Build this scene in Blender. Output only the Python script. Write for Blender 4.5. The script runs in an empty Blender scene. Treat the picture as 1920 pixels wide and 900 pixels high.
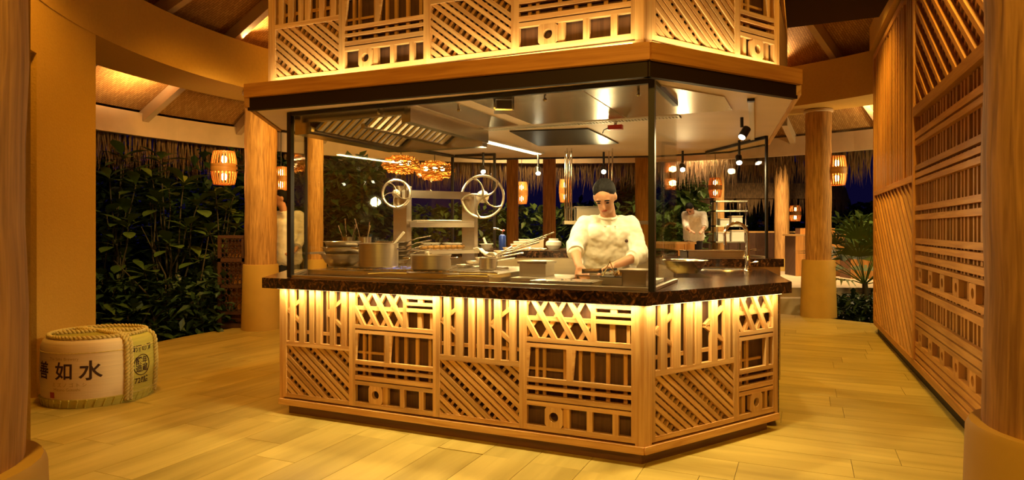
import bpy, math, random
from mathutils import Vector, Matrix
R = random.Random(7)
sc = bpy.context.scene
col = sc.collection
PI = math.pi

# ------------------------------------------------------------------ camera, world, exposure
F, CX, CY, H = 1230.0, 960.0, 430.0, 1.306      # focal length in pixels, horizon, eye height
cam = bpy.data.cameras.new('camera'); camo = bpy.data.objects.new('camera', cam); col.objects.link(camo)
cam.sensor_width = 36.0; cam.lens = 36.0 * F / 1920.0; cam.shift_y = -(450 - CY) / 1920.0
cam.clip_start = 0.02; cam.clip_end = 300
camo.location = (0, 0, H); camo.rotation_euler = (PI / 2, 0, 0)
sc.camera = camo
sc.view_settings.view_transform = 'Standard'; sc.view_settings.look = 'None'
sc.view_settings.gamma = 1.0; sc.view_settings.use_curve_mapping = False
sc.view_settings.exposure = -0.12
world = bpy.data.worlds.new('night_sky'); sc.world = world; world.use_nodes = True
wb = world.node_tree.nodes['Background']
wb.inputs[0].default_value = (0.16, 0.11, 1.0, 1); wb.inputs[1].default_value = 0.02

def gnd(px, py, z=0.0):
    Y = F * (H - z) / (py - CY); return Vector(((px - CX) / F * Y, Y, z))
def at(px, py, Y):
    return Vector(((px - CX) / F * Y, Y, H - (py - CY) / F * Y))

WARM = (1.0, 0.56, 0.085); ORANGE = (1.0, 0.46, 0.045); LEDC = (1.0, 0.80, 0.40); KIT = (1.0, 0.74, 0.34); LAMP = (1.0, 0.56, 0.2)
def lamp(kind, loc, power, color=WARM, target=None, size=0.05, cone=100, blend=0.6, sx=None, sy=None, rz=None):
    l = bpy.data.lights.new('lamp', kind); l.energy = power; l.color = color
    if kind == 'AREA':
        l.shape = 'RECTANGLE'; l.size = sx; l.size_y = sy
    else:
        l.shadow_soft_size = size
    if kind == 'SPOT':
        l.spot_size = math.radians(cone); l.spot_blend = blend
    o = bpy.data.objects.new('lamp', l); col.objects.link(o); o.location = loc
    if target is not None:
        o.rotation_euler = (Vector(target) - Vector(loc)).to_track_quat('-Z', 'Y').to_euler()
    elif rz is not None:
        o.rotation_euler = (0, 0, rz)
    return o

G = Vector((0.8, 6.3, 0))                         # centre of the round pavilion
# downlights fixed high under the round roof
for (x, y, p, tx, ty) in ((-1.3, 2.0, 34, -1.5, 3.6), (1.2, 1.6, 34, 0.9, 2.9), (2.75, 4.2, 70, 2.7, 5.6),
                          (-2.9, 4.6, 52, -2.5, 5.6), (-2.6, 6.9, 34, -2.8, 7.6), (3.4, 7.2, 85, 3.3, 8.0),
                          (-0.2, 0.6, 26, -0.2, 2.9)):
    lamp('SPOT', (x, y, 4.1), p * 5.0, ORANGE if x < -2 else WARM, (tx, ty, 0), 0.12, 115, 0.8)
for (x, y, p, tx, ty) in ((-0.55, 0.05, 160, -1.3, 2.0), (0.6, 0.05, 180, 1.5, 2.1)):   # unseen lamps added under the eave to light the near columns
    lamp('SPOT', (x, y, 2.8), p, WARM, (tx, ty, 1.2), 0.1, 120, 0.8)
lamp('SPOT', (-0.15, 0.1, 2.88), 140, ORANGE, (-0.2, 4.0, 2.3), 0.08, 58, 0.7)  # added spot, out of view, brightens the canopy fascia

# ------------------------------------------------------------------ materials
def lin(c):
    return tuple(((v / 255) / 12.92 if v / 255 < 0.04045 else ((v / 255 + 0.055) / 1.055) ** 2.4) for v in c)
MATS = {}
def new_mat(name):
    m = bpy.data.materials.new(name); m.use_nodes = True; MATS[name] = m
    nt = m.node_tree; b = nt.nodes['Principled BSDF']
    return m, nt, b
def N(nt, t, **kw):
    n = nt.nodes.new(t)
    for k, v in kw.items(): setattr(n, k, v)
    return n
def simple(name, c, rough=0.6, metal=0.0, noise=0.0, scale=8.0, bump=0.0, emit=None, est=0.0, coord='Object', stretch=(1, 1, 1), spec=None):
    m, nt, b = new_mat(name)
    b.inputs['Roughness'].default_value = rough; b.inputs['Metallic'].default_value = metal
    b.inputs['Base Color'].default_value = (*c, 1)
    if spec is not None: b.inputs['Specular IOR Level'].default_value = spec
    if noise or bump:
        tc = N(nt, 'ShaderNodeTexCoord'); mp = N(nt, 'ShaderNodeMapping'); mp.inputs['Scale'].default_value = stretch
        nt.links.new(tc.outputs[coord], mp.inputs[0])
        nz = N(nt, 'ShaderNodeTexNoise'); nz.inputs['Scale'].default_value = scale; nz.inputs['Detail'].default_value = 5
        nt.links.new(mp.outputs[0], nz.inputs['Vector'])
        if noise:
            cr = N(nt, 'ShaderNodeValToRGB')
            cr.color_ramp.elements[0].position = 0.3; cr.color_ramp.elements[1].position = 0.7
            cr.color_ramp.elements[0].color = (*[max(0, v * (1 - noise)) for v in c], 1)
            cr.color_ramp.elements[1].color = (*[min(1, v * (1 + noise)) for v in c], 1)
            nt.links.new(nz.outputs['Fac'], cr.inputs[0]); nt.links.new(cr.outputs[0], b.inputs['Base Color'])
        if bump:
            bp = N(nt, 'ShaderNodeBump'); bp.inputs['Strength'].default_value = bump; bp.inputs['Distance'].default_value = 0.01
            nt.links.new(nz.outputs['Fac'], bp.inputs['Height']); nt.links.new(bp.outputs[0], b.inputs['Normal'])
    if emit is not None:
        b.inputs['Emission Color'].default_value = (*emit, 1); b.inputs['Emission Strength'].default_value = est
    return m
def wood(name, c1, c2, rough=0.5, coord='UV', stretch=(1.5, 26, 1), tone=0.18, bump=0.15, scale=1.6):
    m, nt, b = new_mat(name); b.inputs['Roughness'].default_value = rough
    tc = N(nt, 'ShaderNodeTexCoord'); oi = N(nt, 'ShaderNodeObjectInfo')
    mp = N(nt, 'ShaderNodeMapping'); mp.inputs['Scale'].default_value = stretch
    nt.links.new(tc.outputs[coord], mp.inputs[0])
    ad = N(nt, 'ShaderNodeVectorMath', operation='MULTIPLY_ADD'); ad.inputs[1].default_value = (37, 17, 29)
    nt.links.new(oi.outputs['Random'], ad.inputs[0]); nt.links.new(mp.outputs[0], ad.inputs[2])
    nz = N(nt, 'ShaderNodeTexNoise'); nz.inputs['Scale'].default_value = scale; nz.inputs['Detail'].default_value = 6; nz.inputs['Distortion'].default_value = 0.6
    nt.links.new(ad.outputs[0], nz.inputs['Vector'])
    cr = N(nt, 'ShaderNodeValToRGB'); cr.color_ramp.elements[0].position = 0.32; cr.color_ramp.elements[1].position = 0.66
    cr.color_ramp.elements[0].color = (*c1, 1); cr.color_ramp.elements[1].color = (*c2, 1)
    nt.links.new(nz.outputs['Fac'], cr.inputs[0])
    hs = N(nt, 'ShaderNodeHueSaturation')
    mr = N(nt, 'ShaderNodeMapRange'); mr.inputs[3].default_value = 1 - tone; mr.inputs[4].default_value = 1 + tone
    nt.links.new(oi.outputs['Random'], mr.inputs[0]); nt.links.new(mr.outputs[0], hs.inputs['Value'])
    nt.links.new(cr.outputs[0], hs.inputs['Color']); nt.links.new(hs.outputs[0], b.inputs['Base Color'])
    bp = N(nt, 'ShaderNodeBump'); bp.inputs['Strength'].default_value = bump; bp.inputs['Distance'].default_value = 0.004
    nt.links.new(nz.outputs['Fac'], bp.inputs['Height']); nt.links.new(bp.outputs[0], b.inputs['Normal'])
    return m
PINE = wood('pine', (0.43, 0.205, 0.055), (0.61, 0.36, 0.125))
CEDAR = wood('cedar', (0.40, 0.165, 0.032), (0.56, 0.27, 0.06))
BACK = wood('backing_board', (0.07, 0.028, 0.010), (0.12, 0.052, 0.019), 0.6)
KICKW = wood('kick_wood', (0.13, 0.048, 0.014), (0.20, 0.08, 0.025), 0.5)
DARKW = wood('dark_wood', (0.05, 0.020, 0.010), (0.085, 0.036, 0.018), 0.45)
FLOORM = wood('floor_plank', (0.39, 0.285, 0.06), (0.55, 0.415, 0.105), 0.38, stretch=(0.7, 6, 1), tone=0.10, bump=0.05, scale=1.3)
FLOORM.node_tree.nodes['Principled BSDF'].inputs['Specular IOR Level'].default_value = 0.35
GROUT = simple('grout', (0.16, 0.11, 0.055), 0.9)
PALM = wood('palm_trunk', (0.27, 0.125, 0.03), (0.56, 0.30, 0.085), 0.75, 'Object', (34, 34, 2.2), 0.08, 0.8, 1.6)
PLINTH = simple('column_plinth', (0.50, 0.30, 0.05), 0.7, noise=0.06, scale=5, bump=0.05)
WALLM = simple('stucco', (0.54, 0.31, 0.045), 0.85, noise=0.05, scale=60, bump=0.35)
BEAMM = simple('beam_plaster', (0.54, 0.31, 0.05), 0.75, noise=0.04, scale=30, bump=0.08)
RAFT = simple('rafter_paint', (0.60, 0.45, 0.30), 0.6, noise=0.05, scale=6)
THATCH = simple('thatch', (0.17, 0.095, 0.04), 0.9, noise=0.5, scale=40, stretch=(1, 1, 0.1))
SOIL = simple('soil', (0.030, 0.020, 0.010), 0.95, noise=0.5, scale=9, bump=0.5)
STONE = simple('pale_stone', (0.50, 0.38, 0.24), 0.8, noise=0.1, scale=4)
STEEL = simple('stainless', (0.66, 0.59, 0.48), 0.26, 1.0, noise=0.05, scale=3, stretch=(1, 1, 20))
BRUSH = simple('brushed_steel', (0.62, 0.54, 0.43), 0.34, 1.0, noise=0.05, scale=3, stretch=(1, 1, 20))
CHROME = simple('chrome', (0.75, 0.70, 0.62), 0.12, 1.0)
CEILM = simple('canopy_lining', (0.80, 0.63, 0.49), 0.6, 0.0, noise=0.05, scale=1.2, stretch=(1, 3, 1))
BLACK = simple('black_metal', (0.010, 0.008, 0.007), 0.4)
DARKBAND = simple('dark_band', (0.020, 0.011, 0.007), 0.55, spec=0.2)
DUCTM = simple('duct_paint', (0.05, 0.024, 0.010), 0.9, spec=0.1)
WHITE = simple('white_plastic', (0.75, 0.70, 0.62), 0.5)
CLOTH = simple('white_cotton', (0.80, 0.76, 0.68), 0.85, noise=0.03, scale=20, bump=0.2)
SKIN = simple('skin', (0.50, 0.25, 0.14), 0.5, noise=0.06, scale=20)
HAIR = simple('black_hair', (0.005, 0.004, 0.003), 0.7, spec=0.2, noise=0.4, scale=90, bump=0.8, stretch=(1, 1, 0.2))
NAVY = simple('dark_trousers', (0.015, 0.014, 0.02), 0.8)
RED = simple('red_plastic', (0.55, 0.03, 0.015), 0.4)
BLUE = simple('blue_can', (0.02, 0.06, 0.35), 0.35, 0.2)
LED = simple('led_strip', (1, 0.9, 0.6), 0.5, emit=(1.0, 0.80, 0.36), est=6)
TUBE = simple('light_diffuser', (1, 0.95, 0.8), 0.5, emit=(1.0, 0.86, 0.55), est=6)
BULB = simple('glowing_bulb', (1, 0.9, 0.6), 0.5, emit=(1.0, 0.72, 0.30), est=30)
SPOTLENS = simple('spot_lens', (1, 0.95, 0.85), 0.5, emit=(1.0, 0.88, 0.62), est=40)
CANE = simple('lantern_cane', (0.70, 0.30, 0.07), 0.5)
RATTAN = simple('rattan', (0.75, 0.40, 0.10), 0.6)
ROPE = simple('straw_rope', (0.60, 0.46, 0.15), 0.85, noise=0.15, scale=60, bump=0.3)
CREAM = simple('cream_wrap', (0.78, 0.60, 0.36), 0.75, noise=0.04, scale=2, bump=0.15, stretch=(1, 1, 60))
STRAW = simple('green_straw_mat', (0.52, 0.44, 0.08), 0.8, noise=0.12, scale=2, bump=0.3, stretch=(1, 1, 60))
INK = simple('brown_ink', (0.045, 0.015, 0.012), 0.7)
FAINT = simple('faint_ink', (0.45, 0.28, 0.12), 0.8)
SEAL = simple('seal_red', (0.40, 0.05, 0.025), 0.7)
FOOD = simple('grilled_food', (0.30, 0.15, 0.03), 0.8, noise=0.6, scale=60, bump=0.6)
STEM = simple('plant_stem', (0.07, 0.055, 0.025), 0.8, noise=0.2, scale=20)
FLAME = simple('gas_flame', (0.1, 0.15, 0.8), 0.5, emit=(0.12, 0.2, 1.0), est=1.5)
def leafmat(name, c):
    m = simple(name, c, 0.42, noise=0.25, scale=5)
    b = m.node_tree.nodes['Principled BSDF']
    return m
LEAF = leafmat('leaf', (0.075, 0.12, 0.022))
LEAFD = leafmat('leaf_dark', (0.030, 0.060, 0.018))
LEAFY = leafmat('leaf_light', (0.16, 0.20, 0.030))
# granite
GRAN, nt, b = new_mat('dark_granite')
tc = N(nt, 'ShaderNodeTexCoord'); nz = N(nt, 'ShaderNodeTexNoise'); nz.inputs['Scale'].default_value = 26; nz.inputs['Detail'].default_value = 9; nz.inputs['Distortion'].default_value = 1.4
nt.links.new(tc.outputs['Object'], nz.inputs['Vector'])
cr = N(nt, 'ShaderNodeValToRGB'); e = cr.color_ramp.elements
e[0].position = 0.40; e[0].color = (0.008, 0.005, 0.004, 1); e[1].position = 0.74; e[1].color = (0.22, 0.10, 0.045, 1)
k = e.new(0.56); k.color = (0.045, 0.018, 0.009, 1)
nt.links.new(nz.outputs['Fac'], cr.inputs[0]); nt.links.new(cr.outputs[0], b.inputs['Base Color']); b.inputs['Roughness'].default_value = 0.16
# woven bamboo mat
MATW, nt, b = new_mat('woven_mat')
tc = N(nt, 'ShaderNodeTexCoord'); mp = N(nt, 'ShaderNodeMapping'); mp.inputs['Scale'].default_value = (12, 12, 1)
nt.links.new(tc.outputs['UV'], mp.inputs[0])
br = N(nt, 'ShaderNodeTexBrick'); br.inputs['Color1'].default_value = (0.40, 0.20, 0.055, 1); br.inputs['Color2'].default_value = (0.54, 0.31, 0.10, 1)
br.inputs['Mortar'].default_value = (0.17, 0.075, 0.02, 1); br.inputs['Scale'].default_value = 1.0; br.inputs['Mortar Size'].default_value = 0.03
br.inputs['Brick Width'].default_value = 0.9; br.inputs['Row Height'].default_value = 0.3
nt.links.new(mp.outputs[0], br.inputs['Vector']); nt.links.new(br.outputs['Color'], b.inputs['Base Color'])
bp = N(nt, 'ShaderNodeBump'); bp.inputs['Strength'].default_value = 0.4; bp.inputs['Distance'].default_value = 0.01
nt.links.new(br.outputs['Fac'], bp.inputs['Height']); nt.links.new(bp.outputs[0], b.inputs['Normal']); b.inputs['Roughness'].default_value = 0.7
# thin glass
def glassmat(name, tint, f0):
    m, nt, b = new_mat(name); nt.nodes.remove(b); out = nt.nodes['Material Output']
    tr = N(nt, 'ShaderNodeBsdfTransparent'); tr.inputs[0].default_value = (*tint, 1)
    gl = N(nt, 'ShaderNodeBsdfGlossy'); gl.inputs['Roughness'].default_value = 0.02
    fc_ = N(nt, 'ShaderNodeLayerWeight'); fc_.inputs['Blend'].default_value = 0.5
    pw = N(nt, 'ShaderNodeMath', operation='POWER'); pw.inputs[1].default_value = 5.0; nt.links.new(fc_.outputs['Facing'], pw.inputs[0])
    lw = N(nt, 'ShaderNodeMath', operation='MULTIPLY_ADD'); lw.inputs[1].default_value = 0.6; lw.inputs[2].default_value = f0; nt.links.new(pw.outputs[0], lw.inputs[0])
    mx = N(nt, 'ShaderNodeMixShader'); nt.links.new(lw.outputs[0], mx.inputs[0]); nt.links.new(tr.outputs[0], mx.inputs[1]); nt.links.new(gl.outputs[0], mx.inputs[2])
    nt.links.new(mx.outputs[0], out.inputs[0]); return m
GLASS = glassmat('clear_glass', (0.97, 0.98, 0.95), 0.035)

# ------------------------------------------------------------------ mesh helpers
class MB:
    def __init__(s): s.v = []; s.f = []; s.uv = []; s.sm = []
    def add(s, vs, fs, uv=None, smooth=False):
        o = len(s.v); s.v += [tuple(p) for p in vs]
        s.uv += uv if uv else [(p[0] + p[1], p[2]) for p in vs]
        s.f += [tuple(i + o for i in f) for f in fs]; s.sm += [smooth] * len(fs)
        return s
    def box(s, c, size, rz=0, M=None):
        hx, hy, hz = (q / 2 for q in size)
        m = M if M is not None else Matrix.Rotation(rz, 3, 'Z'); c = Vector(c)
        vs = [c + m @ Vector((x, y, z)) for x in (-hx, hx) for y in (-hy, hy) for z in (-hz, hz)]
        L = max(range(3), key=lambda i: size[i]); ot = [i for i in range(3) if i != L]
        loc = [(x, y, z) for x in (-hx, hx) for y in (-hy, hy) for z in (-hz, hz)]
        uv = [(p[L], p[ot[0]] + p[ot[1]]) for p in loc]
        return s.add(vs, [(0, 1, 3, 2), (4, 6, 7, 5), (0, 4, 5, 1), (2, 3, 7, 6), (0, 2, 6, 4), (1, 5, 7, 3)], uv)
    def prism(s, poly, z0, z1):
        n = len(poly)
        vs = [(p[0], p[1], z0) for p in poly] + [(p[0], p[1], z1) for p in poly]
        fs = [tuple(range(n - 1, -1, -1)), tuple(range(n, 2 * n))] + [(i, (i + 1) % n, n + (i + 1) % n, n + i) for i in range(n)]
        return s.add(vs, fs)
    def tube(s, pts, r, seg=8, closed=False, flat=1.0):
        pts = [Vector(p) for p in pts]; n = len(pts)
        rs = r if isinstance(r, (list, tuple)) else [r] * n
        up = Vector((0, 0, 1)); vs = []; prev = None; d = 0; uv = []
        for i, p in enumerate(pts):
            a = pts[(i - 1) % n] if (closed or i > 0) else p; c = pts[(i + 1) % n] if (closed or i < n - 1) else p
            t = (c - a).normalized()
            if prev is None:
                x = t.cross(up) if abs(t.z) < 0.95 else t.cross(Vector((1, 0, 0)))
            else:
                x = prev - t * prev.dot(t)
            x.normalize(); y = t.cross(x); prev = x
            if i: d += (p - pts[i - 1]).length
            for k in range(seg):
                an = 2 * PI * k / seg
                vs.append(p + (x * math.cos(an) + y * math.sin(an) * flat) * rs[i]); uv.append((d, an * rs[i]))
        fs = []
        for i in range(n if closed else n - 1):
            for k in range(seg):
                j = (i + 1) % n
                fs.append((i * seg + k, i * seg + (k + 1) % seg, j * seg + (k + 1) % seg, j * seg + k))
        if not closed:
            fs.append(tuple(range(seg - 1, -1, -1))); fs.append(tuple((n - 1) * seg + k for k in range(seg)))
        return s.add(vs, fs, uv, True)
    def lathe(s, c, prof, seg=24, axis=None, caps=True):
        c = Vector(c); m = axis if axis is not None else Matrix.Identity(3); vs = []
        for (r, z) in prof:
            for k in range(seg):
                a = 2 * PI * k / seg; vs.append(c + m @ Vector((r * math.cos(a), r * math.sin(a), z)))
        fs = []
        for i in range(len(prof) - 1):
            for k in range(seg):
                fs.append((i * seg + k, i * seg + (k + 1) % seg, (i + 1) * seg + (k + 1) % seg, (i + 1) * seg + k))
        if caps:
            fs.append(tuple(range(seg - 1, -1, -1))); fs.append(tuple((len(prof) - 1) * seg + k for k in range(seg)))
        return s.add(vs, fs, None, True)
    def build(s, name, mat, parent=None, origin=None):
        o3 = Vector(origin) if origin is not None else (ORG[parent.name] if parent else Vector((0, 0, 0)))
        me = bpy.data.meshes.new(name)
        me.from_pydata([(v[0] - o3[0], v[1] - o3[1], v[2] - o3[2]) for v in s.v], [], s.f)
        ul = me.uv_layers.new(name='UVMap')
        idx = [0] * len(me.loops); me.loops.foreach_get('vertex_index', idx)
        flat = []
        for i in idx: flat += [s.uv[i][0], s.uv[i][1]]
        ul.data.foreach_set('uv', flat)
        me.polygons.foreach_set('use_smooth', s.sm)
        me.materials.append(mat); me.validate(); me.update()
        if any(s.sm):
            try: me.set_sharp_from_angle(angle=math.radians(42))
            except Exception: pass
        o = bpy.data.objects.new(name, me); col.objects.link(o)
        if parent:
            o.parent = parent; o.location = o3 - ORG[parent.name]
        else: o.location = o3
        ORG[o.name] = o3.copy()
        return o
ORG = {}
def tag(o, label=None, cat=None, group=None, kind=None):
    if label: o['label'] = label
    if cat: o['category'] = cat
    if group: o['group'] = group
    if kind: o['kind'] = kind
    return o
def thing(name, label, cat, loc, group=None, kind=None):
    o = bpy.data.objects.new(name, None); col.objects.link(o); o.location = loc; o.empty_display_size = 0.1
    ORG[o.name] = Vector(loc); return tag(o, label, cat, group, kind)
class Fr:                                     # a wall-like frame: x along, d inward, z up
    def __init__(s, o, ex, ed): s.o = Vector((o[0], o[1], 0)); s.ex = Vector((ex[0], ex[1], 0)).normalized(); s.ed = Vector((ed[0], ed[1], 0)).normalized()
    def p(s, x, d, z): q = s.o + s.ex * x + s.ed * d; return Vector((q.x, q.y, z))
def clip(poly, x0, z0, x1, z1):
    for ax, lim, sg in ((0, x0, 1), (0, x1, -1), (1, z0, 1), (1, z1, -1)):
        out = []
        for i in range(len(poly)):
            a, b_ = poly[i], poly[(i + 1) % len(poly)]
            ia, ib = (a[ax] - lim) * sg >= -1e-9, (b_[ax] - lim) * sg >= -1e-9
            if ia: out.append(a)
            if ia != ib:
                t = (lim - a[ax]) / (b_[ax] - a[ax]); out.append((a[0] + (b_[0] - a[0]) * t, a[1] + (b_[1] - a[1]) * t))
        poly = out
        if len(poly) < 3: return []
    return poly
def bar(fr, parent, p0, p1, w, d0, d1, rect=None, name='slat', mat=None):
    a = Vector(p0); b_ = Vector(p1); t = (b_ - a).normalized(); n = Vector((-t[1], t[0])) * (w / 2)
    poly = [tuple(a - n), tuple(b_ - n), tuple(b_ + n), tuple(a + n)]
    if rect: poly = clip(poly, *rect)
    if len(poly) < 3: return None
    ar = abs(sum(poly[i][0] * poly[(i + 1) % len(poly)][1] - poly[(i + 1) % len(poly)][0] * poly[i][1] for i in range(len(poly)))) / 2
    if ar < 2e-4: return None
    m = MB(); k = len(poly)
    vs = [fr.p(x, d0, z) for x, z in poly] + [fr.p(x, d1, z) for x, z in poly]
    uv = [((x * t[0] + z * t[1]), (x * -t[1] + z * t[0])) for x, z in poly]; uv = uv + [(u, v + 0.03) for u, v in uv]
    m.add(vs, [tuple(range(k)), tuple(range(2 * k - 1, k - 1, -1))] + [(i, k + i, k + (i + 1) % k, (i + 1) % k) for i in range(k)], uv)
    return m.build(name, mat or PINE, parent)
def ringblock(fr, parent, cx, cz, hw, hh, r, d0, d1, mat=None):
    m = MB(); n = 24; vs = []; uv = []
    for d in (d0, d1):
        for k in range(n):
            a = 2 * PI * (k + 0.5) / n; c, s_ = math.cos(a), math.sin(a)
            f = min(hw / max(abs(c), 1e-6), hh / max(abs(s_), 1e-6))
            for q in (f, r):
                x, z = cx + c * q, cz + s_ * q; vs.append(fr.p(x, d, z)); uv.append((z, x))
    fs = []
    for k in range(n):
        j = (k + 1) % n
        fs += [(2 * k, 2 * j, 2 * j + 1, 2 * k + 1), (2 * n + 2 * k, 2 * n + 2 * k + 1, 2 * n + 2 * j + 1, 2 * n + 2 * j),
               (2 * k + 1, 2 * j + 1, 2 * n + 2 * j + 1, 2 * n + 2 * k + 1), (2 * k, 2 * n + 2 * k, 2 * n + 2 * j, 2 * j)]
    m.add(vs, fs, uv)
    return m.build('round_hole_block', mat or PINE, parent)
def diag_field(fr, parent, rect, ang, w, groups, gap, wide, d0, d1, d2, bw, bgap, mat=None, bmat=None):
    x0, z0, x1, z1 = rect; t = Vector((math.cos(ang), math.sin(ang))); n = Vector((-t[1], t[0]))
    cs = [Vector((x, z)).dot(n) for x in (x0, x1) for z in (z0, z1)]; cs2 = [Vector((x, z)).dot(t) for x in (x0, x1) for z in (z0, z1)]
    q = min(cs) - 0.01; i = 0; L = max(cs2) - min(cs2) + 0.2; mid = (max(cs2) + min(cs2)) / 2
    while q < max(cs):
        c = n * (q + w / 2)
        bar(fr, parent, c + t * (mid - L / 2), c + t * (mid + L / 2), w, d0, d1, rect, 'diagonal_slat', mat)
        i += 1; q += w + (wide if i % groups == 0 else gap)
    q = min(cs2); L = max(cs) - min(cs) + 0.2; mid = (max(cs) + min(cs)) / 2
    while q < max(cs2):
        c = t * (q + bw / 2)
        bar(fr, parent, c + n * (mid - L / 2), c + n * (mid + L / 2), bw, d1, d2, rect, 'cross_batten', bmat or mat)
        q += bw + bgap

# ------------------------------------------------------------------ booth layout
def uvec(deg): a = math.radians(deg); return Vector((math.sin(a), math.cos(a), 0))
U = uvec(-66); NN = uvec(24); C = uvec(56); NC = Vector((-C.y, C.x, 0))
P = Vector((0.725, 3.60, 0)); LF, LC = 2.60, 1.22
FD = uvec(17)
PL = P + U * LF; PR = P + C * LC
def off(df, dc):                                # corner moved outwards from the two faces
    # solve p = P + a*U + b*C with signed distances -df, -dc from the faces
    a11, a12, a21, a22 = NN.x, NN.y, NC.x, NC.y
    det = a11 * a22 - a12 * a21
    return P + Vector(((-df * a22 + dc * a12) / det, (df * a21 - dc * a11) / det, 0))

# ------------------------------------------------------------------ floor
def hull(pts):
    pts = sorted(set(pts)); lo = []; hi = []
    cr_ = lambda o, a, b_: (a[0] - o[0]) * (b_[1] - o[1]) - (a[1] - o[1]) * (b_[0] - o[0])
    for p in pts:
        while len(lo) > 1 and cr_(lo[-2], lo[-1], p) <= 0: lo.pop()
        lo.append(p)
    for p in reversed(pts):
        while len(hi) > 1 and cr_(hi[-2], hi[-1], p) <= 0: hi.pop()
        hi.append(p)
    return lo[:-1] + hi[:-1]
outline = hull([(G.x + 5.08 * math.cos(a * PI / 36), G.y + 5.08 * math.sin(a * PI / 36)) for a in range(72)] + [(-3.9, -1.5), (3.9, -1.5), (-4.0, 3), (4.4, 3)])
def clip_convex(poly, hullp):
    for i in range(len(hullp)):
        a, b_ = hullp[i], hullp[(i + 1) % len(hullp)]
        out = []
        side = lambda p: (b_[0] - a[0]) * (p[1] - a[1]) - (b_[1] - a[1]) * (p[0] - a[0])
        for k in range(len(poly)):
            p, q = poly[k], poly[(k + 1) % len(poly)]; sp, sq = side(p), side(q)
            if sp >= 0: out.append(p)
            if (sp >= 0) != (sq >= 0):
                t = sp / (sp - sq); out.append((p[0] + (q[0] - p[0]) * t, p[1] + (q[1] - p[1]) * t))
        poly = out
        if len(poly) < 3: return []
    return poly
floor = MB().prism(outline, -0.12, -0.006).build('floor', GROUT); tag(floor, 'pale timber-look plank floor of the round pavilion', kind='structure')
rest = MB()
def lay(axis, cross, front):
    for i in range(-26, 34):
        sh = R.random() * 1.2
        for j in range(-11, 12):
            x0, x1, y0, y1 = j * 1.2 + sh, j * 1.2 + sh + 1.197, i * 0.3, i * 0.3 + 0.297
            poly = [P + axis * x + cross * y for x, y in ((x0, y0), (x1, y0), (x1, y1), (x0, y1))]
            poly = [(p.x, p.y) for p in poly]
            if sum(poly[k][0] * poly[(k + 1) % 4][1] - poly[(k + 1) % 4][0] * poly[k][1] for k in range(4)) < 0: poly.reverse()
            poly = clip_convex(poly, outline)
            if not poly: continue
            # right of the booth and behind its front line the planks run across
            far = Vector((P.x, P.y)) + Vector((U.x, U.y)) * -20; L0 = Vector((P.x, P.y)) - Vector((NN.x, NN.y)) * 0.18
            h2 = []
            side = lambda p: (Vector(p) - L0).dot(Vector((NN.x, NN.y)))
            side2 = lambda p: (Vector(p) - L0).dot(Vector((-U.x, -U.y)))
            def half(poly, fn):
                out = []
                for k in range(len(poly)):
                    p, q = poly[k], poly[(k + 1) % len(poly)]; sp, sq = fn(p), fn(q)
                    if sp >= 0: out.append(p)
                    if (sp >= 0) != (sq >= 0):
                        t = sp / (sp - sq); out.append((p[0] + (q[0] - p[0]) * t, p[1] + (q[1] - p[1]) * t))
                return out if len(out) > 2 else []
            pieces = []
            if front:
                a = half(poly, lambda p: -side(p)); 
                if a: pieces.append(a)
                a = half(poly, side)
                if a: a = half(a, lambda p: -side2(p))
                if a: pieces.append(a)
            else:
                a = half(poly, side)
                if a: a = half(a, side2)
                if a: pieces.append(a)
            for pc in pieces:
                area = abs(sum(pc[k][0] * pc[(k + 1) % len(pc)][1] - pc[(k + 1) % len(pc)][0] * pc[k][1] for k in range(len(pc)))) / 2
                if area < 0.004: continue
                cxy = [sum(p[0] for p in pc) / len(pc), sum(p[1] for p in pc) / len(pc)]
                vis = any(p[1] > 2.2 and abs(p[0] / p[1]) < 0.8 for p in pc)
                n = len(pc)
                vs = [(p[0], p[1], -0.02) for p in pc] + [(p[0], p[1], 0.0) for p in pc]
                uv = [((Vector((p[0], p[1], 0)) - P).dot(axis), (Vector((p[0], p[1], 0)) - P).dot(cross)) for p in pc] * 2
                fs = [tuple(range(n, 2 * n))] + [(k, (k + 1) % n, n + (k + 1) % n, n + k) for k in range(n)]
                inb = (Vector((cxy[0], cxy[1], 0)) - P).dot(NN) > 0.3 and abs((Vector((cxy[0], cxy[1], 0)) - (P + U * 1.2)).dot(U)) < 1.0 and (Vector((cxy[0], cxy[1], 0)) - P).dot(NN) < 3.4
                if vis and not inb:
                    MB().add(vs, fs, uv).build('floor_plank', FLOORM, floor)
                else: rest.add(vs, fs, uv)
lay(NN, -U, True); lay(-U, NN, False)
tag(rest.build('floor_planks_remaining', FLOORM, floor), kind='stuff')
ground = MB(); ground.lathe((0, 12, -0.2), [(0.01, 0), (70, 0), (70, 0.05), (0.01, 0.05)], 48); tag(ground.build('floor_garden', SOIL), 'dark planted garden soil around the pavilion', kind='structure')

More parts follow.
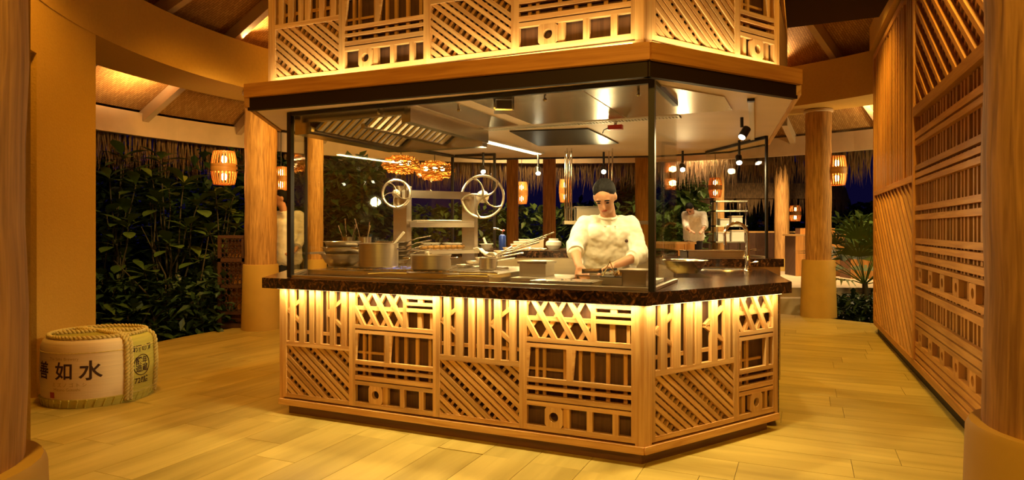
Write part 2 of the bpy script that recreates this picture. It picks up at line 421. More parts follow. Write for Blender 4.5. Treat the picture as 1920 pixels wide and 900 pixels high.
# ------------------------------------------------------------------ ring beam, wall, roof
def arc_prism(m, r0, r1, z0, z1, a0, a1, n):
    vs = []; fs = []
    for i in range(n + 1):
        a = math.radians(a0 + (a1 - a0) * i / n); c, s_ = math.cos(a), math.sin(a)
        for r, z in ((r0, z0), (r1, z0), (r1, z1), (r0, z1)): vs.append((G.x + r * c, G.y + r * s_, z))
    for i in range(n):
        for k in range(4):
            fs.append((i * 4 + k, i * 4 + (k + 1) % 4, (i + 1) * 4 + (k + 1) % 4, (i + 1) * 4 + k))
    if abs(a1 - a0) < 359.9: fs += [(3, 2, 1, 0), (n * 4, n * 4 + 1, n * 4 + 2, n * 4 + 3)]
    return m.add(vs, fs)
RI, RO = 4.64, 5.40
tag(arc_prism(MB(), RI, RO, 3.10, 3.68, 0, 360, 120).build('trim_1', BEAMM), 'broad curved plaster ring beam resting on the columns', kind='structure')
tag(arc_prism(MB(), RI + 0.005, RO - 0.3, -0.02, 3.10, 183.1, 195.2, 8).build('wall_left', WALLM), 'orange stucco wall behind the sake barrel', kind='structure')
tag(arc_prism(MB(), RI + 0.005, RO - 0.3, -0.02, 3.10, 206.0, 236, 12).build('wall_front_left', WALLM), 'orange stucco wall left of the entrance', kind='structure')
lint = arc_prism(MB(), RI + 0.005, RO - 0.3, 2.67, 3.10, 195.2, 206.0, 6).build('trim_4', WALLM); tag(lint, 'stucco lintel over the dark doorway', kind='structure')
door = arc_prism(MB(), RI + 0.16, RI + 0.21, 0.0, 2.67, 195.2, 206.0, 6).build('door_1', DARKW); tag(door, 'dark wooden door in the stucco wall', kind='structure')
hd = MB(); a = math.radians(204.5); hd.tube([(G.x + (RI + 0.11) * math.cos(a), G.y + (RI + 0.11) * math.sin(a), z) for z in (0.9, 1.3)], 0.012); 
for z in (0.92, 1.28): hd.tube([(G.x + (RI + q) * math.cos(a), G.y + (RI + q) * math.sin(a), z) for q in (0.11, 0.165)], 0.009)
hd.build('door_handle', BRUSH, door)
# cone roof : mats between rafters
RE, ZE, SL = 6.6, 2.90, 0.52
def zr(r): return ZE + (RE - r) * SL
roof = MB().lathe((G.x, G.y, 0), [(RE + 0.5, zr(RE + 0.5) + 0.1), (RE + 0.5, zr(RE + 0.5) + 0.35), (0.01, zr(0) + 0.4), (0.01, zr(0) + 0.1)], 64, caps=False).build('ceiling', THATCH, None, (G.x, G.y, 0))
tag(roof, 'round thatched cone roof lined with woven bamboo mats', kind='structure')
NS = 28
for i in range(NS):
    for (ra, rb) in ((RE, RI + 0.2), (RI + 0.2, 2.6), (2.6, 0.3)):
        m = MB(); a0, a1 = 2 * PI * i / NS, 2 * PI * (i + 1) / NS; vs = []; uv = []
        for r in (ra, rb):
            for q in range(4):
                a = a0 + (a1 - a0) * q / 3
                vs.append((G.x + r * math.cos(a), G.y + r * math.sin(a), zr(r) + 0.06)); uv.append((r, (a - (a0 + a1) / 2) * (ra + rb) / 2))
        for r in (ra, rb):
            for q in range(4):
                a = a0 + (a1 - a0) * q / 3
                vs.append((G.x + r * math.cos(a), G.y + r * math.sin(a), zr(r) + 0.075)); uv.append((r, 0))
        m.add(vs, [(q, q + 1, 4 + q + 1, 4 + q) for q in range(3)] + [(8 + q, 12 + q, 12 + q + 1, 8 + q + 1) for q in range(3)], uv)
        m.build('bamboo_mat', MATW, roof)
    m = MB(); a = 2 * PI * i / NS; d = Vector((math.cos(a), math.sin(a), 0)); s_ = Vector((-d.y, d.x, 0)) * 0.045
    vs = []
    for r in (RE + 0.05, 0.35):
        q = G + d * r
        for sg in (-1, 1):
            for dz in (-0.12, 0.055): vs.append(Vector((q.x, q.y, zr(r) + dz)) + s_ * sg)
    m.add(vs, [(0, 1, 3, 2), (4, 6, 7, 5), (0, 4, 5, 1), (2, 3, 7, 6), (0, 2, 6, 4), (1, 5, 7, 3)]); m.build('rafter', RAFT, roof)
tag(arc_prism(MB(), RE - 0.04, RE + 0.06, 2.60, 2.92, 0, 360, NS * 3).build('trim_2', RAFT), 'pale painted eave beam joining the rafter ends', kind='structure')
fringe = MB()
for i in range(9000):
    a = R.random() * 2 * PI; r = RE + 0.14 + R.random() * 0.35; zt = 2.72 - (r - RE) * 0.3 + R.random() * 0.1; L = 0.30 + R.random() * 0.34
    q = Vector((G.x + r * math.cos(a), G.y + r * math.sin(a), zt)); t = Vector((-math.sin(a), math.cos(a), 0)); w = 0.006 + R.random() * 0.012
    b_ = q + t * (R.random() - 0.5) * 0.16 + Vector((math.cos(a), math.sin(a), 0)) * (R.random() - 0.5) * 0.12; b_.z -= L
    fringe.add([q - t * w, q + t * w, b_ + t * 0.002], [(0, 1, 2)])
tag(fringe.build('thatch_fringe', THATCH, roof), 'ragged hanging thatch ends', kind='stuff')
up = lamp('SPOT', (G.x + 4.75 * math.cos(math.radians(153)), G.y + 4.75 * math.sin(math.radians(153)), 3.74), 90, LAMP, (G.x + 3.9 * math.cos(math.radians(152)), G.y + 3.9 * math.sin(math.radians(152)), 4.6), 0.05, 120, 0.7)
for dg, pw in ((20, 45), (48, 45), (100, 40), (205, 30), (330, 30)):
    a = math.radians(dg)
    lamp('SPOT', (G.x + 4.8 * math.cos(a), G.y + 4.8 * math.sin(a), 3.74), pw, LAMP, (G.x + 3.6 * math.cos(a), G.y + 3.6 * math.sin(a), 4.8), 0.05, 130, 0.8)
for dg, pw in ((160, 80), (37, 40), (120, 45), (75, 45), (22, 40)):   # uplights under the outer roof
    a = math.radians(dg)
    lamp('SPOT', (G.x + 5.7 * math.cos(a), G.y + 5.7 * math.sin(a), 3.02), pw, LAMP, (G.x + 6.1 * math.cos(a), G.y + 6.1 * math.sin(a), 3.6), 0.05, 150, 0.8)

# ------------------------------------------------------------------ columns
def column(x, y, label, rs=0.2, rb=0.25, zt=3.10, zb=0.85, z0=0.0, cap=True, group=None):
    t = thing('column', label, 'column', (x, y, z0), group)
    pr = []; n = 14
    for i in range(n + 1):
        z = zb - 0.02 + (zt - zb + 0.02) * i / n; pr.append((rs * (1 + 0.02 * math.sin(i * 1.7 + x)), z))
    MB().lathe((x, y, 0), pr, 28).build('shaft', PALM, t)
    MB().lathe((x, y, 0), [(rb * 1.04, z0), (rb * 0.94, zb - 0.015), (rb * 0.91, zb)], 32).build('plinth', PLINTH, t)
    if cap: MB().lathe((x, y, 0), [(rs * 1.02, zt - 0.05), (rs * 1.14, zt - 0.04), (rs * 1.14, zt - 0.012), (rs * 1.05, zt - 0.002)], 28).build('capital', RAFT, t)
    return t
column(-1.15, 1.22, 'palm-trunk column at the left edge of the frame, closest on that side')
column(1.30, 1.47, 'large palm-trunk column at the right edge in front of the lattice wall')
column(-3.30, 8.62, 'palm-trunk column on ochre plinth beside the dark carved stand', 0.2, 0.235)
column(4.60, 9.85, 'palm-trunk column on ochre plinth beside the fan palm', 0.18, 0.245)
column(-3.02, 10.0, 'column seen through the left glass behind the stacked bowls', 0.14, 0.2)
for px, Y, d, lb in ((961, 11.2, 0.1, 'slim timber column right behind the blue torch, left of a pair'), (1030, 11.2, 0.11, 'slim timber column behind the small round pot, right of a pair'),
                     (1205, 11.15, 0.125, 'timber column behind the chef beside the black corner post')):
    column((px - CX) / F * Y, Y, lb, d, d + 0.04, 3.1, 0.5)

# ------------------------------------------------------------------ lattice panels on the booth
def panel_a(fr, thing_, x0, w, z0, h):
    bk = MB(); bk.add([fr.p(x0, 0.052, z0), fr.p(x0 + w, 0.052, z0), fr.p(x0 + w, 0.052, z0 + h), fr.p(x0, 0.052, z0 + h), fr.p(x0, 0.06, z0), fr.p(x0 + w, 0.06, z0), fr.p(x0 + w, 0.06, z0 + h), fr.p(x0, 0.06, z0 + h)],
                      [(0, 1, 2, 3), (7, 6, 5, 4), (0, 4, 5, 1), (1, 5, 6, 2), (2, 6, 7, 3), (3, 7, 4, 0)], [(0, 0), (0, w), (h, w), (h, 0)] * 2)
    pn = bk.build('lattice_panel', BACK, thing_)
    B = lambda p0, p1, wd, d0, d1, rect=None, nm='slat': bar(fr, pn, p0, p1, wd, d0, d1, rect, nm)
    X = lambda f: x0 + f * w
    Z = lambda f: z0 + f * h
    sw = 0.028
    B((X(0) + sw / 2, Z(0)), (X(0) + sw / 2, Z(1)), sw, 0, 0.03, None, 'stile'); B((X(1) - sw / 2, Z(0)), (X(1) - sw / 2, Z(1)), sw, 0, 0.03, None, 'stile')
    xi, xo = X(0) + sw, X(1) - sw
    B((xi, Z(0.018)), (xo, Z(0.018)), 0.028, 0, 0.03, None, 'rail'); B((xi, Z(0.492)), (xo, Z(0.492)), 0.032, 0, 0.03, None, 'rail')
    diag_field(fr, pn, (xi, Z(0.036), xo, Z(0.473)), math.radians(-38), 0.026, 3, 0.011, 0.036, 0.004, 0.024, 0.045, 0.018, 0.026)
    for f0, f1 in ((0.095, 0.165), (0.235, 0.315), (0.385, 0.455), (0.485, 0.555), (0.68, 0.75), (0.845, 0.915)):
        B((X((f0 + f1) / 2), Z(0.512)), (X((f0 + f1) / 2), Z(1)), (f1 - f0) * w, 0, 0.026)
    B((xi, Z(0.60)), (xo, Z(0.60)), 0.022, 0.026, 0.045, None, 'back_rail')
    for f in (0.605, 0.205, 0.80):
        B((X(f), Z(0.512)), (X(f), Z(1)), 0.016, 0.032, 0.046, None, 'back_slat')
    for fx in (0.06, 0.63):
        for s_ in (1, -1):
            B((X(fx), Z(0.79)), (X(fx + 0.22), Z(0.79 + s_ * 0.13)), 0.024, 0.012, 0.034, (xi, Z(0.515), xo, Z(1)), 'angled_slat')
def panel_b(fr, thing_, x0, w, z0, h, narrow=False):
    bk = MB(); bk.add([fr.p(x0, 0.052, z0), fr.p(x0 + w, 0.052, z0), fr.p(x0 + w, 0.052, z0 + h), fr.p(x0, 0.052, z0 + h), fr.p(x0, 0.06, z0), fr.p(x0 + w, 0.06, z0), fr.p(x0 + w, 0.06, z0 + h), fr.p(x0, 0.06, z0 + h)],
                      [(0, 1, 2, 3), (7, 6, 5, 4), (0, 4, 5, 1), (1, 5, 6, 2), (2, 6, 7, 3), (3, 7, 4, 0)], [(0, 0), (0, w), (h, w), (h, 0)] * 2)
    pn = bk.build('lattice_panel', BACK, thing_)
    B = lambda p0, p1, wd, d0, d1, rect=None, nm='slat': bar(fr, pn, p0, p1, wd, d0, d1, rect, nm)
    X = lambda f: x0 + f * w
    Z = lambda f: z0 + f * h
    sw = 0.022
    B((X(0) + sw / 2, Z(0)), (X(0) + sw / 2, Z(1)), sw, 0, 0.03, None, 'stile'); B((X(1) - sw / 2, Z(0)), (X(1) - sw / 2, Z(1)), sw, 0, 0.03, None, 'stile')
    xi, xo = X(0) + sw, X(1) - sw; W = xo - xi; XX = lambda f: xi + f * W
    def rail(a, b_, d0=0.0, d1=0.028, nm='rail', xa=0.0, xb=1.0): B((XX(xa), Z((a + b_) / 2)), (XX(xb), Z((a + b_) / 2)), (b_ - a) * h, d0, d1, None, nm)
    rail(0.0, 0.04); rail(0.19, 0.222); rail(0.232, 0.27); rail(0.31, 0.337); rail(0.367, 0.402); rail(0.635, 0.665); rail(0.677, 0.71)
    # lower boxes with the round hole
    def post(f0, f1, a, b_, d0=0.0, d1=0.028, nm='post'): B((XX((f0 + f1) / 2), Z(a)), (XX((f0 + f1) / 2), Z(b_)), (f1 - f0) * W, d0, d1, None, nm)
    if narrow:
        cf, hw = 0.5, 0.17
        post(0.14, 0.22, 0.04, 0.19, 0.014, 0.04, 'back_slat'); post(0.80, 0.88, 0.04, 0.19, 0.014, 0.04, 'back_slat')
    else:
        cf, hw = 0.27, 0.088
        post(0.36, 0.42, 0.04, 0.19, 0.012, 0.04); post(0.59, 0.645, 0.04, 0.19); post(0.83, 0.885, 0.04, 0.19)
    ringblock(fr, pn, XX(cf), Z(0.115), hw * W, 0.075 * h, 0.028, 0.0, 0.028)
    # slats of the middle
    if narrow: mid = ((0.12, 0.19, 1), (0.30, 0.37, 1), (0.78, 0.86, 0), (0.93, 0.98, 1))
    else: mid = ((0.07, 0.10, 1), (0.145, 0.175, 1), (0.35, 0.385, 1), (0.395, 0.45, 0), (0.50, 0.53, 1), (0.615, 0.65, 1), (0.76, 0.795, 1), (0.92, 0.955, 1))
    for f0, f1, bk_ in mid:
        if bk_: post(f0, f1, 0.232, 0.71 - 0.05, 0.028, 0.046, 'back_slat')
        else: post(f0, f1, 0.402, 0.635)
    rail(0.455, 0.475, 0.03, 0.046, 'back_rail', 0.0, 0.4 if not narrow else 0.75)
    for fx in ((0.0, 0.45) if not narrow else (0.0,)):          # tapered wedges beside the posts
        vs2 = [(XX(fx), Z(0.635)), (XX(fx) + 0.022, Z(0.635)), (XX(fx) + 0.003, Z(0.402)), (XX(fx), Z(0.402))]
        m = MB(); m.add([fr.p(x, 0.0, z) for x, z in vs2] + [fr.p(x, 0.02, z) for x, z in vs2], [(3, 2, 1, 0), (4, 5, 6, 7), (0, 1, 5, 4), (1, 2, 6, 5), (2, 3, 7, 6), (3, 0, 4, 7)]); m.build('wedge', PINE, pn)
    # triangles on top
    tr = 1.0 if narrow else 0.63
    rc = (XX(0), Z(0.71), XX(tr), Z(1.0)); zc = 0.855; hz = 0.29 * h; run = hz / math.tan(math.radians(59)); step = (0.18 * W if not narrow else 0.36 * W)
    B((XX(0), Z(zc)), (XX(tr), Z(zc)), 0.026, 0.012, 0.03, rc, 'rail')
    k = -3
    while XX(0) + k * step < XX(tr) + 0.2:
        xt = XX(0) + 0.06 * W + k * step
        B((xt - run * 0.1, Z(1.0) + 0.1 * hz), (xt + run * 1.1, Z(0.71) - 0.1 * hz), 0.028, 0.0, 0.022, rc, 'triangle_slat')
        xb = xt + step * 0.55
        B((xb + run * 1.1, Z(1.0) + 0.1 * hz), (xb - run * 0.1, Z(0.71) - 0.1 * hz), 0.024, 0.02, 0.042, rc, 'triangle_slat')
        k += 1
    if not narrow:
        post(0.63, 0.675, 0.71, 1.0)
        rail(0.955, 0.985, 0, 0.026, 'rail', 0.675, 1); rail(0.90, 0.925, 0, 0.026, 'rail', 0.675, 1); rail(0.845, 0.875, 0, 0.026, 'rail', 0.675, 1)
        post(0.80, 0.85, 0.71, 0.845, 0.012, 0.04); post(0.955, 0.985, 0.71, 0.845, 0.012, 0.04); post(0.81, 0.87, 0.925, 0.955, 0.006, 0.03, 'block')
def booth_faces(thing_, Pc, lf, lc, z0, h):
    # front: from the left end to the corner ; chamfer: from the corner to the right end
    A = Pc + U * lf
    ff = Fr(A, -U, NN); fc = Fr(Pc, C, NC)
    e = [0.03, 0.0]
    xs = [0.035, 0.035 + 0.60, 0.035 + 0.60 + 0.645, 0.035 + 0.60 + 0.645 + 0.60, lf - 0.05]
    bar(ff, thing_, (0.0175, z0), (0.0175, z0 + h), 0.035, 0, 0.05, None, 'corner_post')
    bar(ff, thing_, (lf - 0.025, z0), (lf - 0.025, z0 + h), 0.05, 0, 0.05, None, 'corner_post')
    bar(fc, thing_, (0.03, z0), (0.03, z0 + h), 0.06, 0.0, 0.05, None, 'corner_post')
    bar(fc, thing_, (lc - 0.015, z0), (lc - 0.015, z0 + h), 0.03, 0.0, 0.05, None, 'corner_post')
    panel_a(ff, thing_, xs[0], xs[1] - xs[0], z0 + 0.046, h - 0.046); panel_b(ff, thing_, xs[1], xs[2] - xs[1], z0 + 0.046, h - 0.046)
    panel_a(ff, thing_, xs[2], xs[3] - xs[2], z0 + 0.046, h - 0.046); panel_b(ff, thing_, xs[3], xs[4] - xs[3], z0 + 0.046, h - 0.046)
    fx = 0.06 + (lc - 0.09) * 0.655
    panel_a(fc, thing_, 0.06, fx - 0.06, z0 + 0.046, h - 0.046); panel_b(fc, thing_, fx, lc - 0.03 - fx, z0 + 0.046, h - 0.046, True)
    bar(ff, thing_, (0, z0 + 0.012), (lf, z0 + 0.012), 0.04, -0.012, 0.05, None, 'base_rail'); bar(fc, thing_, (0, z0 + 0.012), (lc, z0 + 0.012), 0.04, -0.012, 0.05, None, 'base_rail')
    return ff, fc

CZ0, CZ1 = 0.077, 0.893
cnt = thing('cooking_counter', 'latticed timber counter base of the octagonal show kitchen', 'counter', (P.x, P.y, 0))
ff, fc = booth_faces(cnt, P, LF, LC, CZ0, CZ1 - CZ0)
# plan of the counter core (inside the panels) and of the plinth
def inset(d):
    c = off(-d, -d); a = P + U * (LF - d * 0.6) + NN * d; b_ = P + C * (LC - d * 0.6) + NC * d
    lb = a + uvec(-8) * 1.1; return [c, b_, b_ + NN * 1.25, c + NN * 0.95 + U * 0.1, a + NN * 1.05 - U * 0.05, lb, a]
core = [(p.x, p.y) for p in inset(0.062)]
qe = P + C * (LC - 0.04) + FD * 1.36 + NC * 0.06
plan = [core[0], core[1], (qe.x, qe.y)]
q1 = Vector((1.56, 5.60, 0)); q2 = P + C * 0.42 + NN * 0.80; q3 = P + U * 0.75 + NN * 0.80; q4 = P + U * 0.95 + NN * 1.12; q5 = P + U * (LF - 0.15) + NN * 1.12; q6 = P + U * LF + uvec(-8) * 0.8
plan += [(q.x, q.y) for q in (q1, q2, q3, q4, q5, q6)] + [core[-1]]
MB().prism(plan, 0.07, CZ1).build('core', BACK, cnt)
kp = [(p.x, p.y) for p in [off(-0.04, -0.04), P + C * (LC - 0.06) + NC * 0.04, P + C * (LC - 0.1) + FD * 1.3, q1, q2, q3, q4, q5, q6 + U * -0.05, P + U * (LF - 0.05) + NN * 0.04]]
MB().prism(kp, 0.0, 0.07).build('kick_plate', KICKW, cnt)
# the right flank below the worktop: dark granite slab
fl = Fr(P + C * (LC + 0.004), FD, -C); MB().box(fl.p(0.72, 0.0, 0.47), (0.02, 1.3, 0.84), -math.atan2(FD.x, FD.y)).build('granite_flank', GRAN, cnt)
for fr_, L in ((ff, LF), (fc, LC)):
    ang = math.atan2(fr_.ex.y, fr_.ex.x); c = fr_.p(L / 2, -0.034, 0.8907)
    MB().box(c, (L - 0.04, 0.014, 0.004), ang).build('led_strip', LED, cnt)
    lamp('AREA', fr_.p(L / 2, -0.034, 0.886), 9 * L, LEDC, sx=L - 0.04, sy=0.03, rz=ang)

# worktop of granite
def worktop():
    o = off(0.075, 0.06); r = P + C * (LC + 0.06) - NC * 0.06
    l = P + U * (LF + 0.09) - NN * 0.075
    pts = [o, r, P + C * (LC + 0.05) + FD * 1.42, Vector((1.52, 5.66, 0)), P + C * 0.42 + NN * 0.84, P + U * 0.75 + NN * 0.84, P + U * 0.95 + NN * 1.16, P + U * (LF - 0.1) + NN * 1.16, l + uvec(-8) * 0.95, l]
    return [(p.x, p.y) for p in pts]
wt = MB().prism(worktop(), 0.893, 0.965).build('granite_worktop', GRAN, None, (P.x, P.y, 0.893)); tag(wt, 'polished dark brown granite worktop wrapping the cooking counter', 'worktop')
ZT = 0.965
# sink bowl let into the worktop
sk = gnd(1352, 506, ZT); t = thing('sink', 'oval steel sink set in the granite worktop beside the tap', 'sink', (sk.x, sk.y, ZT))
m = MB(); m.lathe((sk.x, sk.y, ZT + 0.001), [(0.19, 0.0), (0.185, 0.006), (0.165, 0.006), (0.155, 0.003), (0.02, 0.002)], 32); m.build('basin', STEEL, t)
MB().lathe((sk.x, sk.y, ZT + 0.003), [(0.025, 0.0), (0.025, 0.004), (0.008, 0.005)], 16).build('drain', CHROME, t)

# ------------------------------------------------------------------ canopy and tower
cn = thing('kitchen_canopy', 'timber edged canopy roof over the glazed show kitchen', 'canopy', (P.x, P.y, 2.1))
co = off(0.16, 0.14); cl = Vector((-1.79, 4.42, 0)); crr = Vector((1.76, 4.02, 0))
canopy = [cl, co, crr, Vector((2.50, 6.40, 0)), Vector((2.35, 7.0, 0)), Vector((1.65, 7.42, 0)), Vector((-0.30, 7.72, 0)), Vector((-0.72, 7.40, 0)), Vector((-1.95, 5.5, 0))]
cpt = [(p.x, p.y) for p in canopy]
MB().prism(cpt, 2.255, 2.281).build('roof_slab', DARKBAND, cn)
S0, S1, D0, D1 = 1.62, 2.50, 0.12, 1.30           # opening for the exhaust hood, along and behind the front
ip = [(p.x + (0.4 - p.x) * 0.012, p.y + (5.6 - p.y) * 0.012) for p in canopy]
def halfp(poly, fn):
    out = []
    for k in range(len(poly)):
        p, q = poly[k], poly[(k + 1) % len(poly)]; sp, sq = fn(p), fn(q)
        if sp >= 0: out.append(p)
        if (sp >= 0) != (sq >= 0):
            t = sp / (sp - sq); out.append((p[0] + (q[0] - p[0]) * t, p[1] + (q[1] - p[1]) * t))
    return out
sfn = lambda p: (p[0] - P.x) * U.x + (p[1] - P.y) * U.y
dfn = lambda p: (p[0] - P.x) * NN.x + (p[1] - P.y) * NN.y
midp = halfp(halfp(ip, lambda p: sfn(p) - S0), lambda p: S1 - sfn(p))
for pc in (halfp(ip, lambda p: S0 - sfn(p)), halfp(ip, lambda p: sfn(p) - S1), halfp(midp, lambda p: D0 - dfn(p)), halfp(midp, lambda p: dfn(p) - D1)):
    if len(pc) > 2: MB().prism(pc, 2.135, 2.255).build('ceiling_lining', CEILM, cn)
for i in range(len(canopy)):
    a, b_ = canopy[i], canopy[(i + 1) % len(canopy)]
    d = (b_ - a).normalized(); nin = Vector((-d.y, d.x, 0)); fr_ = Fr(a, d, nin); L = (b_ - a).length
    if i < 2:
        bar(fr_, cn, (-0.004, 2.237), (L + 0.004, 2.237), 0.09, -0.02, 0.02, None, 'fascia_board', CEDAR)
        bar(fr_, cn, (0.0, 2.150), (L, 2.150), 0.084, 0.012, 0.05, None, 'fascia_band', DARKBAND)
    else:
        bar(fr_, cn, (0.0, 2.205), (L, 2.205), 0.152, -0.012, 0.02, None, 'edge_board', CEDAR if i == 8 else PINE)
        if i in (3, 4, 5, 6, 7): bar(fr_, cn, (0.0, 2.128), (L, 2.128), 0.02, 0.02, 0.05, None, 'glazing_rail', BLACK)
tw = thing('lattice_tower', 'lattice clad timber tower rising above the canopy edge', 'tower', (P.x, P.y, 2.27))
Pt = Vector((0.705, 3.50, 0)); LFt, LCt = 2.63, 1.20
tf, tcf = booth_faces(tw, Pt, LFt, LCt, 2.283, 0.81)
tp = [Pt + (NN + NC) * 0.045, Pt + C * LCt + NC * 0.062, Pt + C * LCt + NN * 2.2, Pt + U * LFt + NN * 2.4, Pt + U * LFt + NN * 0.062]
MB().prism([(p.x, p.y) for p in tp], 2.283, 3.25).build('core', BACK, tw)
MB().prism([(p.x, p.y) for p in [Pt - NN * 0.01, Pt + C * LCt, Pt + C * LCt + NN * 2.25, Pt + U * LFt + NN * 2.45, Pt + U * LFt - NN * 0.01]], 3.09, 3.16).build('cap_rail', PINE, tw)
for fr_, L, dd in ((tf, LFt, 0.05), (tcf, LCt, 0.035)):
    ang = math.atan2(fr_.ex.y, fr_.ex.x)
    MB().box(fr_.p(L / 2, -dd, 2.289), (L - 0.1, 0.014, 0.008), ang).build('led_strip', LED, tw)
    o = lamp('AREA', fr_.p(L / 2, -dd, 2.298), 4.6 * L, (1.0, 0.82, 0.48), sx=L - 0.1, sy=0.03, rz=ang); o.rotation_euler = (PI, 0, -ang) if False else (PI, 0, ang)
# dark soffit panel of the upper duct
du = MB().prism([(2.0, 7.3), (2.0, 5.6), (3.35, 5.75), (3.62, 6.47), (2.8, 6.85)], 3.40, 3.75).build('exhaust_duct', DUCTM, None, (2.8, 6.4, 3.4)); tag(du, 'dark boxed exhaust duct leaving the top of the tower', 'duct')

# ------------------------------------------------------------------ lattice wall on the right
W0 = Vector((2.885, 4.19, 0)); WD = Vector((0.384, 0.923, 0)).normalized(); WN = Vector((WD.y, -WD.x, 0))   # WN points away from the booth
fw = Fr(W0, WD, WN)
T0, T1, T2 = -1.3, 1.74, 4.52
wr = MB(); 
wall_r = MB().box(fw.p((T0 + T2) / 2, 0.16, 1.86), (T2 - T0, 0.16, 3.70), math.atan2(WD.y, WD.x)).build('wall_right', BACK, None, (fw.p(0, 0.1, 0))); tag(wall_r, 'tall timber lattice wall along the right passage', kind='structure')
BW = lambda p0, p1, w, d0, d1, rect=None, nm='slat': bar(fw, wall_r, p0, p1, w, d0, d1, rect, nm, CEDAR)
ZB, ZM, ZTOP = 0.13, 1.76, 3.50
for t_ in (T0, T1, T2): BW((t_ - 0.0, ZB), (t_ - 0.0, ZTOP), 0.07, -0.012, 0.06, None, 'stile')
BW((T0, ZB), (T2, ZB), 0.06, -0.012, 0.08, None, 'rail'); BW((T0, ZTOP), (T2, ZTOP), 0.06, -0.012, 0.08, None, 'rail')
# far panel
BW((T1, ZM), (T2, ZM), 0.06, -0.008, 0.05, None, 'rail')
x = T1 + 0.07; i = 0
while x < T2 - 0.06:
    if i % 11 not in (4,): BW((x, ZM + 0.03), (x, ZTOP - 0.03), 0.05, 0.0, 0.05)
    x += 0.095 if i % 4 else 0.12; i += 1
for z in (2.0, 2.25, 2.5, 2.75, 3.0, 3.25): BW((T1 + 0.04, z), (T2 - 0.04, z), 0.05, 0.05, 0.075, None, 'back_rail')
pn = bar(fw, wall_r, (T1 + 0.035, (ZB + ZM) / 2), (T2 - 0.035, (ZB + ZM) / 2), ZM - ZB - 0.06, 0.075, 0.08, None, 'diagonal_panel', BACK)
diag_field(fw, pn, (T1 + 0.035, ZB + 0.03, T2 - 0.035, ZM - 0.03), math.radians(35), 0.042, 1, 0.07, 0.085, 0.0, 0.035, 0.07, 0.05, 0.09, CEDAR)
# near panel
pn = bar(fw, wall_r, (T0 + 0.035, 2.92), (T1 - 0.035, 2.92), 1.1, 0.075, 0.08, None, 'diagonal_panel', BACK)
BW((T0, 2.335), (T1, 2.335), 0.085, -0.012, 0.06, None, 'rail')
diag_field(fw, pn, (T0 + 0.035, 2.38, T1 - 0.035, ZTOP - 0.03), math.radians(36), 0.042, 1, 0.075, 0.10, 0.0, 0.035, 0.07, 0.045, 0.075, CEDAR)
for z, w in ((2.125, 0.05), (2.06, 0.042), (1.84, 0.045), (1.775, 0.042), (1.715, 0.042), (1.49, 0.045), (1.41, 0.045), (1.205, 0.045), (1.145, 0.045), (1.06, 0.05), (0.995, 0.032),
             (0.835, 0.04), (0.765, 0.05), (0.57, 0.045), (0.51, 0.05), (0.455, 0.035), (0.305, 0.04), (0.25, 0.045), (0.19, 0.035)):
    BW((T0 + 0.035, z), (T1 - 0.035, z), w, 0.0, 0.035, None, 'rail')
x = T0 + 0.09; i = 0
while x < T1 - 0.05:
    BW((x, ZB + 0.03), (x, 2.29), 0.032 if i % 3 else 0.05, 0.035, 0.062, None, 'back_slat'); x += (0.10, 0.085, 0.13)[i % 3]; i += 1
for z in (0.915, 0.38):
    x = T0 + 0.25; i = 0
    while x < T1 - 0.15:
        ringblock(fw, wall_r, x, z, 0.075, 0.062, 0.034, 0.0, 0.034, CEDAR); x += 0.42; i += 1
MB().box(fw.p((T0 + T2) / 2, 0.10, 0.04), (T2 - T0 - 0.1, 0.14, 0.10), math.atan2(WD.y, WD.x)).build('base_plinth', DARKBAND, wall_r)
tag(MB().box(fw.p((T0 + T2) / 2, 0.10, 3.74), (T2 - T0 + 0.1, 0.30, 0.30), math.atan2(WD.y, WD.x)).build('trim_3', BEAMM), 'plaster beam along the top of the lattice wall', kind='structure')
# ------------------------------------------------------------------ glazing
Gc = Vector((0.77, 3.605, 0)); Gl = Gc + U * 2.58; Gr = Gc + NN * 0.73; Gk = Gl + uvec(-8) * 0.72; Gb = Vector((-0.66, 7.28, 0)); Gd = Vector((-0.19, 7.14, 0))
GT = 2.133
def glass(label, a, b_, z0, z1, posts=(), rails=True, name='glass_screen', pw=0.035):
    a = Vector(a); b_ = Vector(b_); t = thing(name, label, 'glass screen', ((a.x + b_.x) / 2, (a.y + b_.y) / 2, z0))
    d = (b_ - a); L = d.length; ang = math.atan2(d.y, d.x); c = (a + b_) / 2
    MB().box((c.x, c.y, (z0 + z1) / 2), (L, 0.010, z1 - z0 - 0.004), ang).build('pane', GLASS, t)
    for f in posts:
        q = a + d * f; MB().box((q.x, q.y, (z0 + z1) / 2), (pw, pw, z1 - z0 - 0.002), ang).build('post', BLACK, t)
    if rails:
        MB().box((c.x, c.y, z1 - 0.014), (L, 0.03, 0.024), ang).build('top_rail', BLACK, t)
        MB().box((c.x, c.y, z0 + 0.009), (L, 0.024, 0.016), ang).build('sill_channel', BRUSH, t)
    return t
glass('wide front glass screen between two black posts on the granite edge', Gl + (Gc - Gl).normalized() * 0.02, Gc, ZT + 0.001, GT, (0, 1))
glass('short glass return screen right of the black corner post', Gc + NN * 0.03, Gr, ZT + 0.001, GT, ())
glass('angled glass screen behind the left post of the front screen', Gl + uvec(-8) * 0.03, Gk, ZT + 0.001, GT, (1,), pw=0.025)
BZ = 1.10                                         # height of the rear pass counter
glass('long side glass screen behind the grill lift', Gk + (Gb - Gk).normalized() * 0.03, Gb, BZ + 0.001, GT, (1,), pw=0.025)
glass('narrow framed glass panel left of the blue torch', Gb + (Gd - Gb).normalized() * 0.03, Gd, BZ + 0.001, GT, (1,), pw=0.025)
glass('tall glass screen with slim black post behind the taps', (2.25, 5.80, 0), (2.06, 6.95, 0), 1.051, GT, (0,), pw=0.02)

